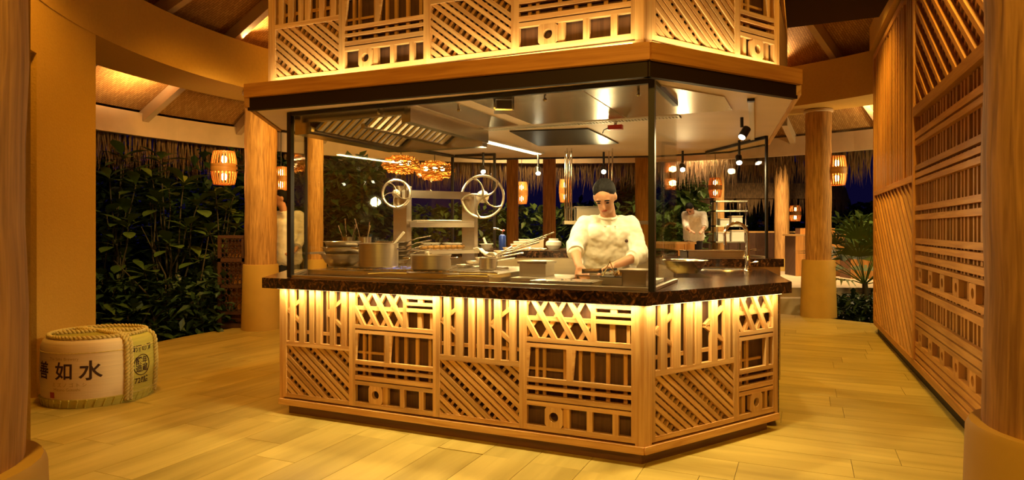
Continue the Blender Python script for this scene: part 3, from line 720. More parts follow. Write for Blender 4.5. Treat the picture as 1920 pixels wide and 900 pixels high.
# ------------------------------------------------------------------ rear counters of the kitchen
def counter(name, label, pts, z1, th, body=BRUSH, bz0=0.0, shelf=None):
    c = sum((Vector((p[0], p[1], 0)) for p in pts), Vector()) / len(pts)
    t = thing(name, label, 'counter', (c.x, c.y, 0))
    MB().prism(pts, z1 - th, z1).build('granite_top', GRAN, t)
    ins = [(p[0] + (c.x - p[0]) * 0.05, p[1] + (c.y - p[1]) * 0.05) for p in pts]
    MB().prism(ins, 0.0, z1 - th).build('body', body, t)
    return t
rear = [(-1.0, 6.66), (-0.16, 6.40), (1.62, 6.40), (1.62, 7.1), (-0.05, 7.42), (-0.62, 7.42)]
counter('rear_pass_counter', 'steel fronted pass counter with granite top behind the chef', rear, BZ, 0.07)
side = [(-1.74, 5.42), (-1.43, 5.32), (-0.74, 6.58), (-0.98, 6.60), (-0.96, 6.68), (-1.02, 6.70)]
counter('side_counter', 'narrow granite topped counter under the left glass screen', [(-1.64, 5.74), (-1.25, 5.74), (-0.72, 6.56), (-1.10, 6.62)], BZ, 0.07)
rc = [(1.38, 5.69), (2.36, 5.69), (2.28, 6.3), (1.38, 6.3)]
counter('sink_counter', 'raised granite counter with a tap behind the worktop', rc, 1.05, 0.07)
def faucet(label, x, y, z0, h, reach, dirx):
    t = thing('tap', label, 'tap', (x, y, z0))
    d = Vector(dirx).normalized(); pts = [Vector((x, y, z0)), Vector((x, y, z0 + h * 0.3)), Vector((x, y, z0 + h - reach / 2))]
    for i in range(1, 13):
        a = PI * i / 12 * 1.08; pts.append(Vector((x, y, z0 + h - reach / 2)) + d * (reach / 2 * (1 - math.cos(a))) + Vector((0, 0, reach / 2 * math.sin(a))))
    pts.append(pts[-1] - Vector((0, 0, 0.04)))
    MB().tube(pts, 0.0115, 10).build('spout', CHROME, t)
    MB().lathe((x, y, z0), [(0.034, 0), (0.034, 0.01), (0.02, 0.03), (0.026, 0.06), (0.018, 0.10), (0.013, 0.13)], 18).build('base', CHROME, t)
    MB().tube([(x, y, z0 + 0.06), (x + 0.05, y - 0.02, z0 + 0.075), (x + 0.075, y - 0.03, z0 + 0.075)], [0.008, 0.007, 0.009], 8).build('lever', CHROME, t)
    e = pts[-1]; MB().lathe((e.x, e.y, e.z - 0.015), [(0.014, 0), (0.014, 0.03)], 12).build('nozzle', CHROME, t)
f1 = gnd(1402, 509, ZT); faucet('chrome gooseneck tap on the granite worktop, nearer of the two', f1.x, f1.y, ZT, 0.395, 0.2, (-1, -0.15, 0))
faucet('chrome gooseneck tap on the raised counter, farther of the two', 2.13, 5.95, 1.05, 0.31, 0.22, (-1, -0.2, 0))
def tray(name, label, c, w, d, h, rz=0, mat=BRUSH, lid=False, cat='tray', wall=0.008):
    c = Vector(c); t = thing(name, label, cat, c); m3 = Matrix.Rotation(rz, 3, 'Z')
    m = MB(); m.box(c + Vector((0, 0, wall / 2)), (w - 0.03, d - 0.03, wall), rz)
    for sx, sy, ww, dd in ((0, 1, w - 0.02, wall), (0, -1, w - 0.02, wall), (1, 0, wall, d - 0.02), (-1, 0, wall, d - 0.02)):
        m.box(c + m3 @ Vector((sx * (w / 2 - 0.014), sy * (d / 2 - 0.014), h / 2)), (ww, dd, h), rz)
    m.build('pan', mat, t)
    r = MB()
    for sx, sy, ww, dd in ((0, 1, w, 0.016), (0, -1, w, 0.016), (1, 0, 0.016, d), (-1, 0, 0.016, d)):
        r.box(c + m3 @ Vector((sx * (w / 2 - 0.008), sy * (d / 2 - 0.008), h + 0.003)), (ww, dd, 0.006), rz)
    r.build('rim', STEEL, t)
    if lid:
        MB().box(c + Vector((0, 0, h + 0.012)), (w * 1.02, d * 1.02, 0.010), rz).build('lid', STEEL, t)
    return t
tray('steel_tray', 'long shallow steel tray on the raised counter behind the taps', (1.86, 6.08, 1.051), 0.56, 0.28, 0.055)
def vessel(name, label, c, prof, cat, mat=BRUSH, seg=32):
    c = Vector(c); t = thing(name, label, cat, c); MB().lathe(c, prof, seg, caps=False).build('body', mat, t); return t
def bowl_prof(r, h, w=0.004):
    return [(0.001, 0), (r * 0.55, 0.0), (r * 0.8, h * 0.35), (r * 0.95, h * 0.8), (r, h), (r + 0.012, h + 0.002), (r + 0.012, h + 0.006), (r - w, h + 0.004), (r * 0.95 - w, h * 0.8), (r * 0.8 - w, h * 0.38), (r * 0.55, w), (0.001, w)]
def pot_prof(r, h, w=0.004):
    return [(0.001, 0), (r - 0.01, 0), (r, 0.01), (r, h), (r + 0.005, h + 0.002), (r + 0.005, h + 0.006), (r - w, h + 0.006), (r - w, 0.012), (0.001, 0.008)]
q = gnd(1284, 512, ZT); vessel('mixing_bowl', 'wide steel mixing bowl on the worktop beside the glass corner', (q.x, q.y, ZT + 0.001), bowl_prof(0.165, 0.095), 'bowl', STEEL)

# ------------------------------------------------------------------ range, grill lift
def SD(s_, d, z): q = P + U * s_ + NN * d; return Vector((q.x, q.y, z))
AU = math.atan2(-U.y, -U.x)
ZR = 1.018
rg = thing('cooking_range', 'stainless gas range top set into the granite worktop', 'range', SD(1.7, 0.6, ZT))
MB().box(SD(1.72, 0.60, (ZT + ZR) / 2 + 0.0005), (1.44, 0.98, ZR - ZT - 0.002), AU).build('body', STEEL, rg)
MB().box(SD(0.775, 0.58, ZT + 0.012), (0.38, 0.44, 0.022), AU).build('plancha', BRUSH, rg)
g = MB()
for i in range(22): g.box(SD(1.14 + i * 0.055, 0.42, ZR + 0.012), (0.012, 0.56, 0.012), AU)
for d in (0.17, 0.42, 0.67): g.box(SD(1.72, d, ZR + 0.010), (1.2, 0.012, 0.012), AU)
tag(g.build('grate', STEEL, rg), kind='stuff')
for s_ in (1.3, 1.72, 2.1):
    MB().lathe(SD(s_, 0.42, ZR), [(0.06, 0), (0.06, 0.006), (0.03, 0.009), (0.001, 0.009)], 20).build('burner', BLACK, rg)
m = MB()
for k in range(18):
    a = 2 * PI * k / 18; c = SD(1.80, 0.40, ZR + 0.008) + Vector((0.075 * math.cos(a), 0.075 * math.sin(a), 0)); m.tube([c, c + Vector((0.03 * math.cos(a), 0.03 * math.sin(a), 0.008))], [0.006, 0.002], 6)
m.build('flame', FLAME, rg)
ZG = ZR + 0.019
def pot(name, label, px, py, r, h, two=True, handle=None, hl=0.2, z=ZG, lid=False, spoon=None, cat='pot'):
    c = gnd(px, py, z); c.y += r * 0.9; c.x = (px - CX) / F * c.y
    t = vessel(name, label, c, pot_prof(r, h), cat)
    if two:
        for sg in (1, -1):
            x = c.x + sg * r; MB().tube([(x, c.y - 0.045, c.z + h * 0.8), (x + sg * 0.045, c.y - 0.03, c.z + h * 0.84), (x + sg * 0.045, c.y + 0.03, c.z + h * 0.84), (x, c.y + 0.045, c.z + h * 0.8)], 0.006, 8).build('loop_handle', CHROME, t)
    if handle is not None:
        d = Vector(handle).normalized(); a0 = c + d * r + Vector((0, 0, h * 0.85)); d2 = Vector(handle)
        MB().tube([a0, a0 + d2 * hl * 0.4, a0 + d2 * hl], [0.008, 0.009, 0.011], 8, flat=0.6).build('handle', CHROME, t)
    if spoon:
        a0 = c + Vector((0, 0, 0.03)); b_ = c + Vector(spoon)
        MB().tube([a0, a0.lerp(b_, 0.5), b_], [0.02, 0.006, 0.010], 8).build('ladle', WHITE, t)
    return t
pot('stock_pot', 'large steel stock pot with ladle on the gas range', 710, 503, 0.138, 0.165, True, None, spoon=(0.18, 0.0, 0.25))
pot('saute_pot', 'wide shallow steel pot on the middle of the range', 808, 508, 0.132, 0.095, True, None, spoon=(-0.02, -0.02, 0.12))
pot('saucepan', 'small steel saucepan with a white cloth and angled handle', 915, 507, 0.058, 0.075, False, (0.8, 0.2, 0.45), 0.14, ZG)
q = gnd(915, 507, ZG); q.y += 0.05
m = MB(); vs = []; fs = []
for i in range(7):
    for j in range(7):
        vs.append((q.x - 0.10 + 0.16 * i / 6, q.y + 0.02 + 0.10 * j / 6, ZG + 0.092 + 0.05 * (1 - i / 6) + 0.02 * math.sin(i * 1.7 + j) * math.cos(j * 1.3)))
for i in range(6):
    for j in range(6): fs.append((i * 7 + j, (i + 1) * 7 + j, (i + 1) * 7 + j + 1, i * 7 + j + 1))
m.add(vs, fs, None, True); o = m.build('kitchen_towel', CLOTH, None, (q.x, q.y, ZG + 0.08)); so = o.modifiers.new('t', 'SOLIDIFY'); so.thickness = 0.006
tag(o, 'crumpled white towel draped over the small saucepan', 'towel')
# stacked bowls at the left end
for i, (r, h, lb) in enumerate(((0.15, 0.085, 'largest steel bowl at the bottom of the stack left on the range'), (0.138, 0.08, 'middle steel bowl of the stack left on the range'), (0.125, 0.07, 'top steel bowl of the stack left on the range'))):
    c = SD(2.29, 0.30, ZR + 0.02 + i * 0.052); vessel('steel_bowl', lb, c, bowl_prof(r, h), 'bowl')
MB_l = ('lowest frying pan of the stack beside the stock pot', 'second frying pan from the bottom of the stack beside the stock pot', 'third frying pan from the bottom of the stack beside the stock pot', 'fourth frying pan from the bottom of the stack beside the stock pot', 'top frying pan of the stack beside the stock pot')
for i in range(5):
    c = SD(2.12, 0.70, ZR + 0.02 + i * 0.034); t = vessel('frying_pan', MB_l[i], c, [(0.001, 0), (0.10, 0), (0.13, 0.032), (0.136, 0.034), (0.136, 0.037), (0.126, 0.034), (0.098, 0.004), (0.001, 0.004)], 'pan', STEEL, 24)
    t['group'] = 'stacked frying pans on the range'
    d = Vector((0.95, -0.3, 0)); a0 = c + d * 0.128 + Vector((0, 0, 0.033)); MB().tube([a0, a0 + d * 0.08 + Vector((0, 0, 0.03)), a0 + d * 0.2 + Vector((0, 0, 0.05))], [0.007, 0.008, 0.010], 8, flat=0.5).build('handle', CHROME, t)
    MB().lathe(c + Vector((0, 0, 0.0335)), [(0.136, 0.0), (0.14, 0.001), (0.136, 0.003)], 24).build('rim', CHROME, t) if i == 4 else None
for (px, lb, n) in ((653, 'steel utensil can left on the side counter with tongs', 5), (684, 'steel utensil can behind the stock pot with spoons', 3)):
    c = at(px, 470, 5.92); c.z = BZ + 0.001; t = vessel('utensil_can', lb, c, pot_prof(0.06, 0.13), 'container', STEEL, 20)
    for k in range(n):
        a = 2 * PI * k / n + px; b_ = c + Vector((0.09 * math.cos(a), 0.06 * math.sin(a), 0.24 + 0.03 * (k % 3)))
        o = MB().tube([c + Vector((0.02 * math.cos(a), 0.02 * math.sin(a), 0.012)), c.lerp(b_, 0.6), b_], [0.006, 0.006, 0.015], 8, flat=0.5).build('utensil', CHROME, None, c)
        tag(o, 'steel kitchen utensil standing in the %s utensil can' % ('left' if px == 653 else 'right'), 'utensil', 'utensils in the %s can' % ('left' if px == 653 else 'right'))
# long handled pans and tongs lying over the range
for k in range(6):
    a0 = SD(1.38 - 0.03 * k, 0.50 + 0.09 * k, ZG + 0.012 + 0.0225 * k); b_ = SD(1.02 - 0.02 * k, 0.56 + 0.10 * k, ZG + 0.07 + 0.035 * k)
    t = thing('skillet', 'steel skillet with raised handle right of the shallow pot, %s from the front' % ('nearest', 'second', 'third', 'fourth', 'fifth', 'farthest')[k], 'pan', a0, 'skillets on the range')
    MB().lathe(a0 - Vector((0, 0, 0.011)), [(0.001, 0), (0.05, 0), (0.062, 0.02), (0.058, 0.02), (0.048, 0.004), (0.001, 0.004)], 18, caps=False).build('body', BRUSH, t)
    MB().tube([a0 + (b_ - a0) * 0.16, a0.lerp(b_, 0.5), b_], [0.007, 0.008, 0.011], 8, flat=0.5).build('handle', CHROME, t)
for k, (px, py) in enumerate(((690, 512), (838, 517), (862, 512))):
    a0 = gnd(px, py, ZG + 0.006); d = Vector((0.9, 0.25 - 0.2 * k, 0)).normalized(); t = thing('tongs', 'steel tongs lying on the range %s' % ('in front of the stock pot', 'in front of the shallow pot', 'beside the skillet handles')[k], 'tongs', a0)
    for sg in (1, -1):
        MB().tube([a0, a0 + d * 0.12 + Vector((0, 0.016 * sg, 0.004)), a0 + d * 0.23 + Vector((0, 0.006 * sg, 0))], [0.005, 0.005, 0.008], 6).build('arm', CHROME, t)
# grill lift: two posts, cross beam, wheels, shelf bars
LP, RP = Vector((-0.885, 5.30, 0)), Vector((-0.36, 5.62, 0))
gl = thing('grill_lift', 'steel grill lift with crossbeam and two spoked crank wheels', 'grill', (LP + RP) / 2 + Vector((0, 0, ZR)))
for c, w, zt in ((LP, 0.115, 1.655), (RP, 0.11, 1.60)):
    MB().box((c.x, c.y, (ZR + zt) / 2), (w, 0.10, zt - ZR), -0.25).build('post', STEEL, gl)
d = (RP - LP); an = math.atan2(d.y, d.x); mid = (LP + RP) / 2
MB().box((mid.x, mid.y - 0.06, 1.59), (d.length, 0.03, 0.062), an).build('crossbeam', STEEL, gl)
for yy in (-0.07, 0.14):
    MB().box((mid.x + 0.05, mid.y + yy, 1.345), (d.length * 0.94, 0.03, 0.045), an).build('shelf_bar', STEEL, gl)
MB().box((mid.x + 0.02, mid.y + 0.03, 1.366), (d.length * 0.85, 0.24, 0.012), an).build('shelf_plate', BRUSH, gl)
MB().box((mid.x + 0.03, mid.y + 0.06, 1.12), (d.length * 0.8, 0.42, 0.025), an).build('grill_grid', BRUSH, gl)
def wheel(c, r, y, rot):
    fr_ = Fr((c[0], y, 0), (1, 0, 0), (0, 1, 0)); m = MB()
    m.tube([fr_.p(r * math.cos(a * PI / 24), 0, c[1] + r * math.sin(a * PI / 24)) for a in range(48)], 0.011, 8, closed=True)
    n = 24; pts = []
    for k in range(5):                                 # curved spokes
        a0 = rot + 2 * PI * k / 5; sp = []
        for i in range(7):
            q = i / 6; a = a0 + 0.55 * q * q; sp.append(fr_.p(r * q * math.cos(a), 0, c[1] + r * q * math.sin(a)))
        m.tube(sp, [0.034 * r / 0.15, 0.03 * r / 0.15, 0.02 * r / 0.15, 0.014 * r / 0.15, 0.012 * r / 0.15, 0.014 * r / 0.15, 0.022 * r / 0.15], 8, flat=0.4)
    o = m.build('wheel', BRUSH, gl)
    Mx = Matrix.Rotation(PI / 2, 3, 'X'); MB().lathe(fr_.p(0, 0.012, c[1]), [(r * 0.3, 0), (r * 0.3, 0.024), (0.02, 0.03)], 20, Mx).build('hub', BRUSH, o)
wheel((at(743, 363, 5.22).x, at(743, 363, 5.22).z), 0.108, 5.22, 0.4)
wheel((at(905, 369, 5.52).x, at(905, 369, 5.52).z), 0.176, 5.52, 1.5)
for k in range(4):
    a0 = Vector((mid.x - 0.20, mid.y - 0.03 + 0.045 * k, 1.379)); m = MB().tube([a0, a0 + d.normalized() * 0.22 + Vector((0, 0, 0.003)), a0 + d.normalized() * 0.44], [0.006, 0.006, 0.012], 6, flat=0.6)
    tag(m.build('grill_skewer', DARKW if k % 2 else BRUSH, None, a0), 'long grill tool lying on the lift shelf, %s from the front' % ('first', 'second', 'third', 'last')[k], 'grill tool', 'grill tools on the lift shelf')
for k in range(7):
    f = (k + 0.5) / 7 - 0.5; c = Vector((mid.x + 0.03, mid.y + 0.02, 1.136)) + d * 0.62 * f; c.z += 0.022
    m = MB().lathe(c, [(0.001, -0.022), (0.03, -0.016), (0.04, 0.0), (0.03, 0.014), (0.001, 0.02)], 12); tag(m.build('grilled_piece', FOOD, None, c), 'browned grilled piece on the lift grid, %s' % ('leftmost of seven', 'second from the left', 'third from the left', 'in the middle', 'third from the right', 'second from the right', 'rightmost of seven')[k], 'food', 'grilled pieces')

# worktop objects in front of the chef
tray('gastronorm_pan', 'lidded steel food pan standing on the plancha', gnd(1008, 519, ZT + 0.023) + Vector((0, 0.10, 0.001)), 0.21, 0.19, 0.085, AU, lid=True, cat='food pan')
sheet = tray('sheet_tray', 'large flat steel tray lying in front of the chef against the glass', SD(0.52, 0.205, ZT + 0.001), 0.40, 0.24, 0.024, AU)
MB().box(SD(0.52, 0.205, ZT + 0.030), (0.36, 0.20, 0.006), AU).build('lid', STEEL, sheet)
for k in (-0.03, 0.03): MB().lathe(SD(0.52 + k, 0.205, ZT + 0.033), [(0.006, 0), (0.006, 0.003), (0.001, 0.004)], 10).build('rivet', BLACK, sheet)
fr0 = thing('table_grill', 'low steel tabletop grill with folding handle beside the flat tray', 'grill', SD(0.27, 0.44, ZT))
MB().box(SD(0.27, 0.44, ZT + 0.022), (0.20, 0.17, 0.042), AU).build('body', BRUSH, fr0)
MB().box(SD(0.27, 0.44, ZT + 0.045), (0.18, 0.15, 0.006), AU).build('hot_plate', BLACK, fr0)
a0, a1 = SD(0.345, 0.38, ZT + 0.05), SD(0.265, 0.38, ZT + 0.05); tip = SD(0.305, 0.41, ZT + 0.14)
MB().tube([a0, tip, a1], 0.006, 8).build('handle', CHROME, fr0)
for k in range(14):
    c = SD(0.19 + 0.09 * R.random(), 0.40 + 0.09 * R.random(), ZT + 0.056); e2 = c + Vector((R.uniform(-.03, .03), R.uniform(-.03, .03), R.uniform(0.002, 0.03)))
    tag(MB().tube([c, c.lerp(e2, .5) + Vector((0, 0, .004)), e2], [0.007, 0.009, 0.006], 6).build('noodle_strip', FOOD, None, c), 'golden fried strip in the small heap before the chef', 'food', 'fried strips on the tabletop grill')
tray('steel_box', 'plain square steel box beside the black corner post', SD(0.09, 0.22, ZT + 0.001), 0.16, 0.19, 0.09, AU, STEEL, lid=True, cat='box')
tray('shallow_steel_pan', 'shallow steel pan with folded wire handle next to the plancha', SD(0.475, 0.62, ZT + 0.001), 0.20, 0.16, 0.035, AU, cat='pan')
m = MB(); cb = SD(0.20, 0.66, ZT + 0.0115); m.box(cb, (0.32, 0.20, 0.02), AU); tag(m.build('chopping_board', WHITE, None, cb), 'white chopping board directly under the chef hands', 'board')

# things on the rear pass counter
z = BZ + 0.001
c = at(942, 466, 6.55); c.z = z; t = thing('gas_torch', 'blue gas torch canister with silver burner on the pass counter', 'torch', c)
MB().lathe(c, [(0.034, 0), (0.036, 0.004), (0.036, 0.13), (0.03, 0.145), (0.012, 0.155)], 20).build('canister', BLUE, t)
MB().tube([c + Vector((0, 0, 0.15)), c + Vector((0, 0, 0.185)), c + Vector((-0.05, -0.01, 0.21)), c + Vector((-0.09, -0.01, 0.215))], [0.012, 0.011, 0.009, 0.012], 10).build('burner_head', CHROME, t)
MB().lathe(c + Vector((0.012, 0, 0.185)), [(0.012, 0), (0.014, 0.012), (0.004, 0.02)], 10).build('trigger', RED, t)
vessel('white_pot', 'small round white pot with rim on the pass counter', (at(1038, 462, 6.8).x, 6.8, z), [(0.001, 0), (0.05, 0), (0.082, 0.04), (0.078, 0.075), (0.05, 0.09), (0.05, 0.11), (0.044, 0.11), (0.044, 0.09), (0.001, 0.085)], 'pot', WHITE)
def foodbox(name, label, px, Y, w, d, h, mat, cat):
    c = Vector(((px - CX) / F * Y, Y, z)); t = thing(name, label, cat, c)
    MB().box(c + Vector((0, 0, h / 2)), (w, d, h)).build('body', mat, t); MB().box(c + Vector((0, 0, h + 0.005)), (w * 1.04, d * 1.04, 0.01)).build('lid', WHITE, t)
foodbox('food_tub', 'pale food tub with flat lid right of the blue torch', 975, 6.75, 0.13, 0.13, 0.07, CREAM, 'tub')
foodbox('food_tub', 'longer steel food tub behind the pass counter middle', 996, 7.05, 0.26, 0.14, 0.09, BRUSH, 'tub')
foodbox('paper_box', 'small brown paper box at the front of the pass counter', 971, 6.52, 0.14, 0.08, 0.05, CEDAR, 'box')
c = Vector((at(912, 0, 6.75).x, 6.75, z)); t = vessel('mortar', 'white mortar with leaning pestle left of the blue torch', c, bowl_prof(0.06, 0.05), 'mortar', WHITE)
MB().tube([c + Vector((0.01, 0, 0.02)), c + Vector((-0.03, 0, 0.12))], [0.014, 0.011], 8).build('pestle', WHITE, t)
for k in range(4):
    c = Vector((at(1008 + 9 * (k % 2), 0, 6.5).x, 6.52 + 0.03 * k, z)); 
c = Vector((at(1008, 0, 6.6).x, 6.6, z + 0.005)); m = MB(); vs = []; fs = []
for i in range(7):
    for j in range(5): vs.append((c.x - 0.09 + 0.18 * i / 6, c.y - 0.05 + 0.1 * j / 4, c.z + 0.012 * abs(math.sin(i * 1.9 + j * 1.1))))
for i in range(6):
    for j in range(4): fs.append((i * 5 + j, (i + 1) * 5 + j, (i + 1) * 5 + j + 1, i * 5 + j + 1))
m.add(vs, fs, None, True); o = m.build('napkin', CLOTH, None, c); o.modifiers.new('t', 'SOLIDIFY').thickness = 0.004; tag(o, 'white folded napkin before the round white pot', 'napkin')
for k, (px, Y) in enumerate(((808, 6.86), (848, 6.74), (836, 7.0))):
    c = Vector(((px - CX) / F * Y, Y, z)); 
    if k < 2:
        for q in range(3):
            c2 = c + Vector((0, 0, q * 0.022)); m = MB().lathe(c2, [(0.001, 0), (0.07, 0), (0.105, 0.014), (0.11, 0.02), (0.1, 0.018), (0.001, 0.006)], 24)
            tag(m.build('plate', WHITE, None, c2), '%s white plate of the %s stack behind the grill lift' % (('bottom', 'middle', 'top')[q], ('left', 'right')[k]), 'plate', 'white plates behind the grill lift')
    else: vessel('drinking_glass', 'clear drinking glass on the side counter behind the grill', c, pot_prof(0.038, 0.10), 'glass', GLASS)

# hanging shelf with pan behind the chef
hs = thing('hanging_shelf', 'steel shelf hung from rods behind the chef with a pan', 'shelf', (0.74, 6.78, 1.36))
for x in (0.56, 0.605, 1.02):
    for y in (6.66, 6.90): MB().tube([(x, y, 2.13), (x, y, 1.36)], 0.008, 8).build('rod', CHROME, hs)
MB().box((0.98, 6.78, 1.375), (0.9, 0.28, 0.035)).build('shelf_plate', STEEL, hs)
tray('hotel_pan', 'deep steel pan standing on the hanging shelf', (0.79, 6.78, 1.394), 0.30, 0.20, 0.13, 0, BRUSH, True, cat='pan')

# ------------------------------------------------------------------ canopy underside: steel ceiling, hood, vent, lights
t = thing('steel_ceiling', 'polished steel ceiling sheets over the front of the kitchen', 'ceiling panel', SD(0.5, 0.6, 2.125))
for s_ in (0.02, 0.77, 1.29):
    L = 0.74 if s_ < 1 else 0.28
    sc_ = s_ + (0.11 if s_ > 1 else 0); pl = [SD(sc_ + a_ * L / 2, b_, 0) for a_, b_ in ((1, 0.07), (-1, 0.07), (-1, 1.17), (1, 1.17))]
    pl = halfp([(p.x, p.y) for p in pl], lambda p: (p[0] - P.x) * NC.x + (p[1] - P.y) * NC.y - 0.06)
    MB().prism(pl, 2.127, 2.133).build('steel_sheet', STEEL, t)
va, vb = Vector((-0.26, 5.37, 0)), Vector((1.20, 4.72, 0)); vm = (va + vb) / 2; vL = (vb - va).length; vang = math.atan2((vb - va).y, (vb - va).x)
t = thing('slot_diffuser', 'long white slotted air grille across the kitchen ceiling', 'air grille', (vm.x, vm.y, 2.12))
fr_ = Fr(va, vb - va, Vector((-(vb - va).y, (vb - va).x, 0)))
for dd in (0.0, 0.105): MB().box(fr_.p(vL / 2, dd, 2.128), (vL, 0.022, 0.012), vang).build('frame_bar', WHITE, t)
MB().box(fr_.p(vL / 2, 0.05, 2.132), (vL, 0.09, 0.004), vang).build('dark_backing', BLACK, t)
m = MB()
for i in range(64): m.box(fr_.p(vL * (i + 0.5) / 64, 0.052, 2.127), (0.010, 0.085, 0.010), vang)
tag(m.build('fins', WHITE, t), kind='stuff')
dk = [(-0.02, 5.50), (0.62, 5.36), (1.02, 6.28), (0.26, 6.45)]
tag(MB().prism(dk, 2.124, 2.134).build('recess_shade', BLACK, None, (0.5, 5.9, 2.124)), 'black sheet painting the shade of a square recess in the kitchen ceiling', 'ceiling panel')  # flat black sheet stands in for the shade inside a recess
t = thing('linear_light', 'long slim ceiling light left of the black recess sheet', 'light', (-0.06, 6.4, 2.11))
la, lb = Vector((-0.42, 5.70, 0)), Vector((0.29, 7.08, 0)); lm = (la + lb) / 2; lang = math.atan2((lb - la).y, (lb - la).x)
MB().box((lm.x, lm.y, 2.124), ((lb - la).length, 0.13, 0.018), lang).build('housing', WHITE, t); MB().box((lm.x, lm.y, 2.113), ((lb - la).length * 0.97, 0.08, 0.005), lang).build('diffuser', TUBE, t)
lamp('AREA', (lm.x, lm.y, 2.105), 45, KIT, sx=(lb - la).length * 0.95, sy=0.08, rz=lang)
t = thing('fire_alarm', 'small red alarm sounder with wire under the ceiling grille', 'alarm', at(1154, 240, 5.05))
q = at(1154, 239, 5.05); MB().box(q, (0.11, 0.05, 0.035), vang).build('body', RED, t); MB().tube([q + Vector((-0.05, 0, 0.0)), q + Vector((-0.09, 0.0, -0.02)), q + Vector((-0.10, 0.0, -0.045))], 0.004, 6).build('wire', BLACK, t)
MB().tube([q + Vector((0, 0, 0.015)), (q.x, q.y, 2.13)], 0.012, 8).build('mount', WHITE, t)
q = at(945, 182, 4.12); t = thing('sensor_box', 'small open steel box fixed under the steel ceiling', 'box', q)
for sx in (-1, 1): MB().box((q.x + sx * 0.058, q.y, 2.085), (0.012, 0.13, 0.085), 0.0).build('side_plate', STEEL, t)
MB().box((q.x, q.y, 2.047), (0.128, 0.13, 0.010)).build('bottom_plate', STEEL, t); MB().box((q.x, q.y + 0.04, 2.085), (0.10, 0.01, 0.08)).build('inner_plate', BRUSH, t)
hd = thing('exhaust_hood', 'steel exhaust hood with slanted baffle filters above the range', 'hood', SD(2.05, 0.65, 2.02))
MB().box(SD((S0 + S1) / 2, D0, 2.10), (S1 - S0, 0.04, 0.06), AU).build('rim', STEEL, hd); MB().box(SD((S0 + S1) / 2, D1, 2.06), (S1 - S0, 0.09, 0.14), AU).build('rim', STEEL, hd)
MB().box(SD(S0, (D0 + D1) / 2, 2.075), (0.07, D1 - D0, 0.11), AU).build('rim', STEEL, hd); MB().box(SD(S1, (D0 + D1) / 2, 2.06), (0.14, D1 - D0, 0.14), AU).build('rim', STEEL, hd)
for (sa, sb) in ((1.98, 1.70), (2.42, 2.14)):                 # two slanted banks of baffle filters
    m = MB(); z0_, z1_ = 2.03, 2.245; c4 = [SD(sa, D0 + 0.04, z0_), SD(sb, D0 + 0.04, z1_), SD(sb, D1 - 0.06, z1_), SD(sa, D1 - 0.06, z0_)]
    m.add(c4 + [p + Vector((0, 0, 0.006)) + U * 0.006 for p in c4], [(0, 1, 2, 3), (7, 6, 5, 4), (0, 4, 5, 1), (1, 5, 6, 2), (2, 6, 7, 3), (3, 7, 4, 0)]); m.build('filter_plate', BLACK, hd)
    for i in range(13):
        dd = D0 + 0.09 + i * (D1 - D0 - 0.2) / 12; a4 = []
        for off_ in (0.002, 0.016):
            for s_, z_ in ((sa, z0_), (sb, z1_)):
                for w_ in (-0.024, 0.024): a4.append(SD(s_, dd + w_ * (1 if off_ < 0.01 else 0.7), z_) - U * off_ * 0.8 - Vector((0, 0, off_ * 0.6)))
        MB().add(a4, [(0, 1, 3, 2), (4, 6, 7, 5), (0, 4, 5, 1), (2, 3, 7, 6), (0, 2, 6, 4), (1, 5, 7, 3)]).build('baffle', STEEL, hd)
    MB().box(SD(sa + 0.012, (D0 + D1) / 2, 2.025), (0.03, D1 - D0 - 0.06, 0.03), AU).build('drip_channel', STEEL, hd)
for px, py, Y in ((710, 205, 4.4), (769, 210, 4.5), (860, 195, 4.3), (1022, 175, 3.95), (1197, 160, 3.8)):
    q = at(px, py, Y); t = thing('spray_nozzle', {710: 'small steel spray nozzle at the left end of the hood', 769: 'small steel spray nozzle in front of the hood filters', 860: 'small steel spray nozzle left of the sensor box', 1022: 'small steel spray nozzle right of the sensor box', 1197: 'small steel spray nozzle nearest the black corner post'}[px], 'nozzle', (q.x, q.y, 2.13))
    MB().tube([(q.x, q.y, 2.13), (q.x, q.y, 2.09)], 0.008, 8).build('stem', CHROME, t); MB().lathe((q.x, q.y, 2.075), [(0.006, 0), (0.013, 0.008), (0.013, 0.018), (0.007, 0.022)], 10).build('tip', CHROME, t)
q = at(1095, 170, 3.9)
lamp('SPOT', SD(1.3, 0.45, 2.05), 120, KIT, SD(1.5, 0.6, 1.0), 0.06, 150, 0.5)
lamp('SPOT', SD(0.35, 0.40, 2.06), 66, KIT, SD(0.2, 0.75, 1.0), 0.06, 150, 0.5)
lamp('SPOT', SD(2.1, 0.5, 2.0), 50, KIT, SD(2.1, 0.6, 1.0), 0.06, 150, 0.5)
# track spots
def track_spot(px, py, Y, label, aim, power=45, z1=2.131, top=None):
    q = at(px, py, Y); t = thing('track_spotlight', label, 'spotlight', (q.x, q.y, z1)); d = (Vector(aim) - q).normalized()
    MB().tube([(q.x, q.y, z1), (q.x, q.y, q.z + 0.07)], 0.012, 8).build('stem', BLACK, t)
    MB().tube([q - d * 0.085 + Vector((0, 0, 0.0)), q], 0.030, 14).build('barrel', BLACK, t)
    MB().tube([q, q + d * 0.004], 0.024, 14).build('lens', SPOTLENS, t)
    lamp('SPOT', q + d * 0.02, power, KIT, aim, 0.03, 110, 0.7)
track_spot(906, 322, 7.05, 'black track spotlight above the large grill wheel', (0.0, 6.0, 1.0))
track_spot(1009, 325, 7.0, 'black track spotlight left of the hanging shelf', (0.3, 6.2, 1.0))
track_spot(1132, 322, 7.0, 'black track spotlight above the chef head', (0.9, 5.6, 1.0), 60)
track_spot(1280, 318, 6.9, 'black track spotlight above the white shirted cook', (1.6, 5.6, 1.0))
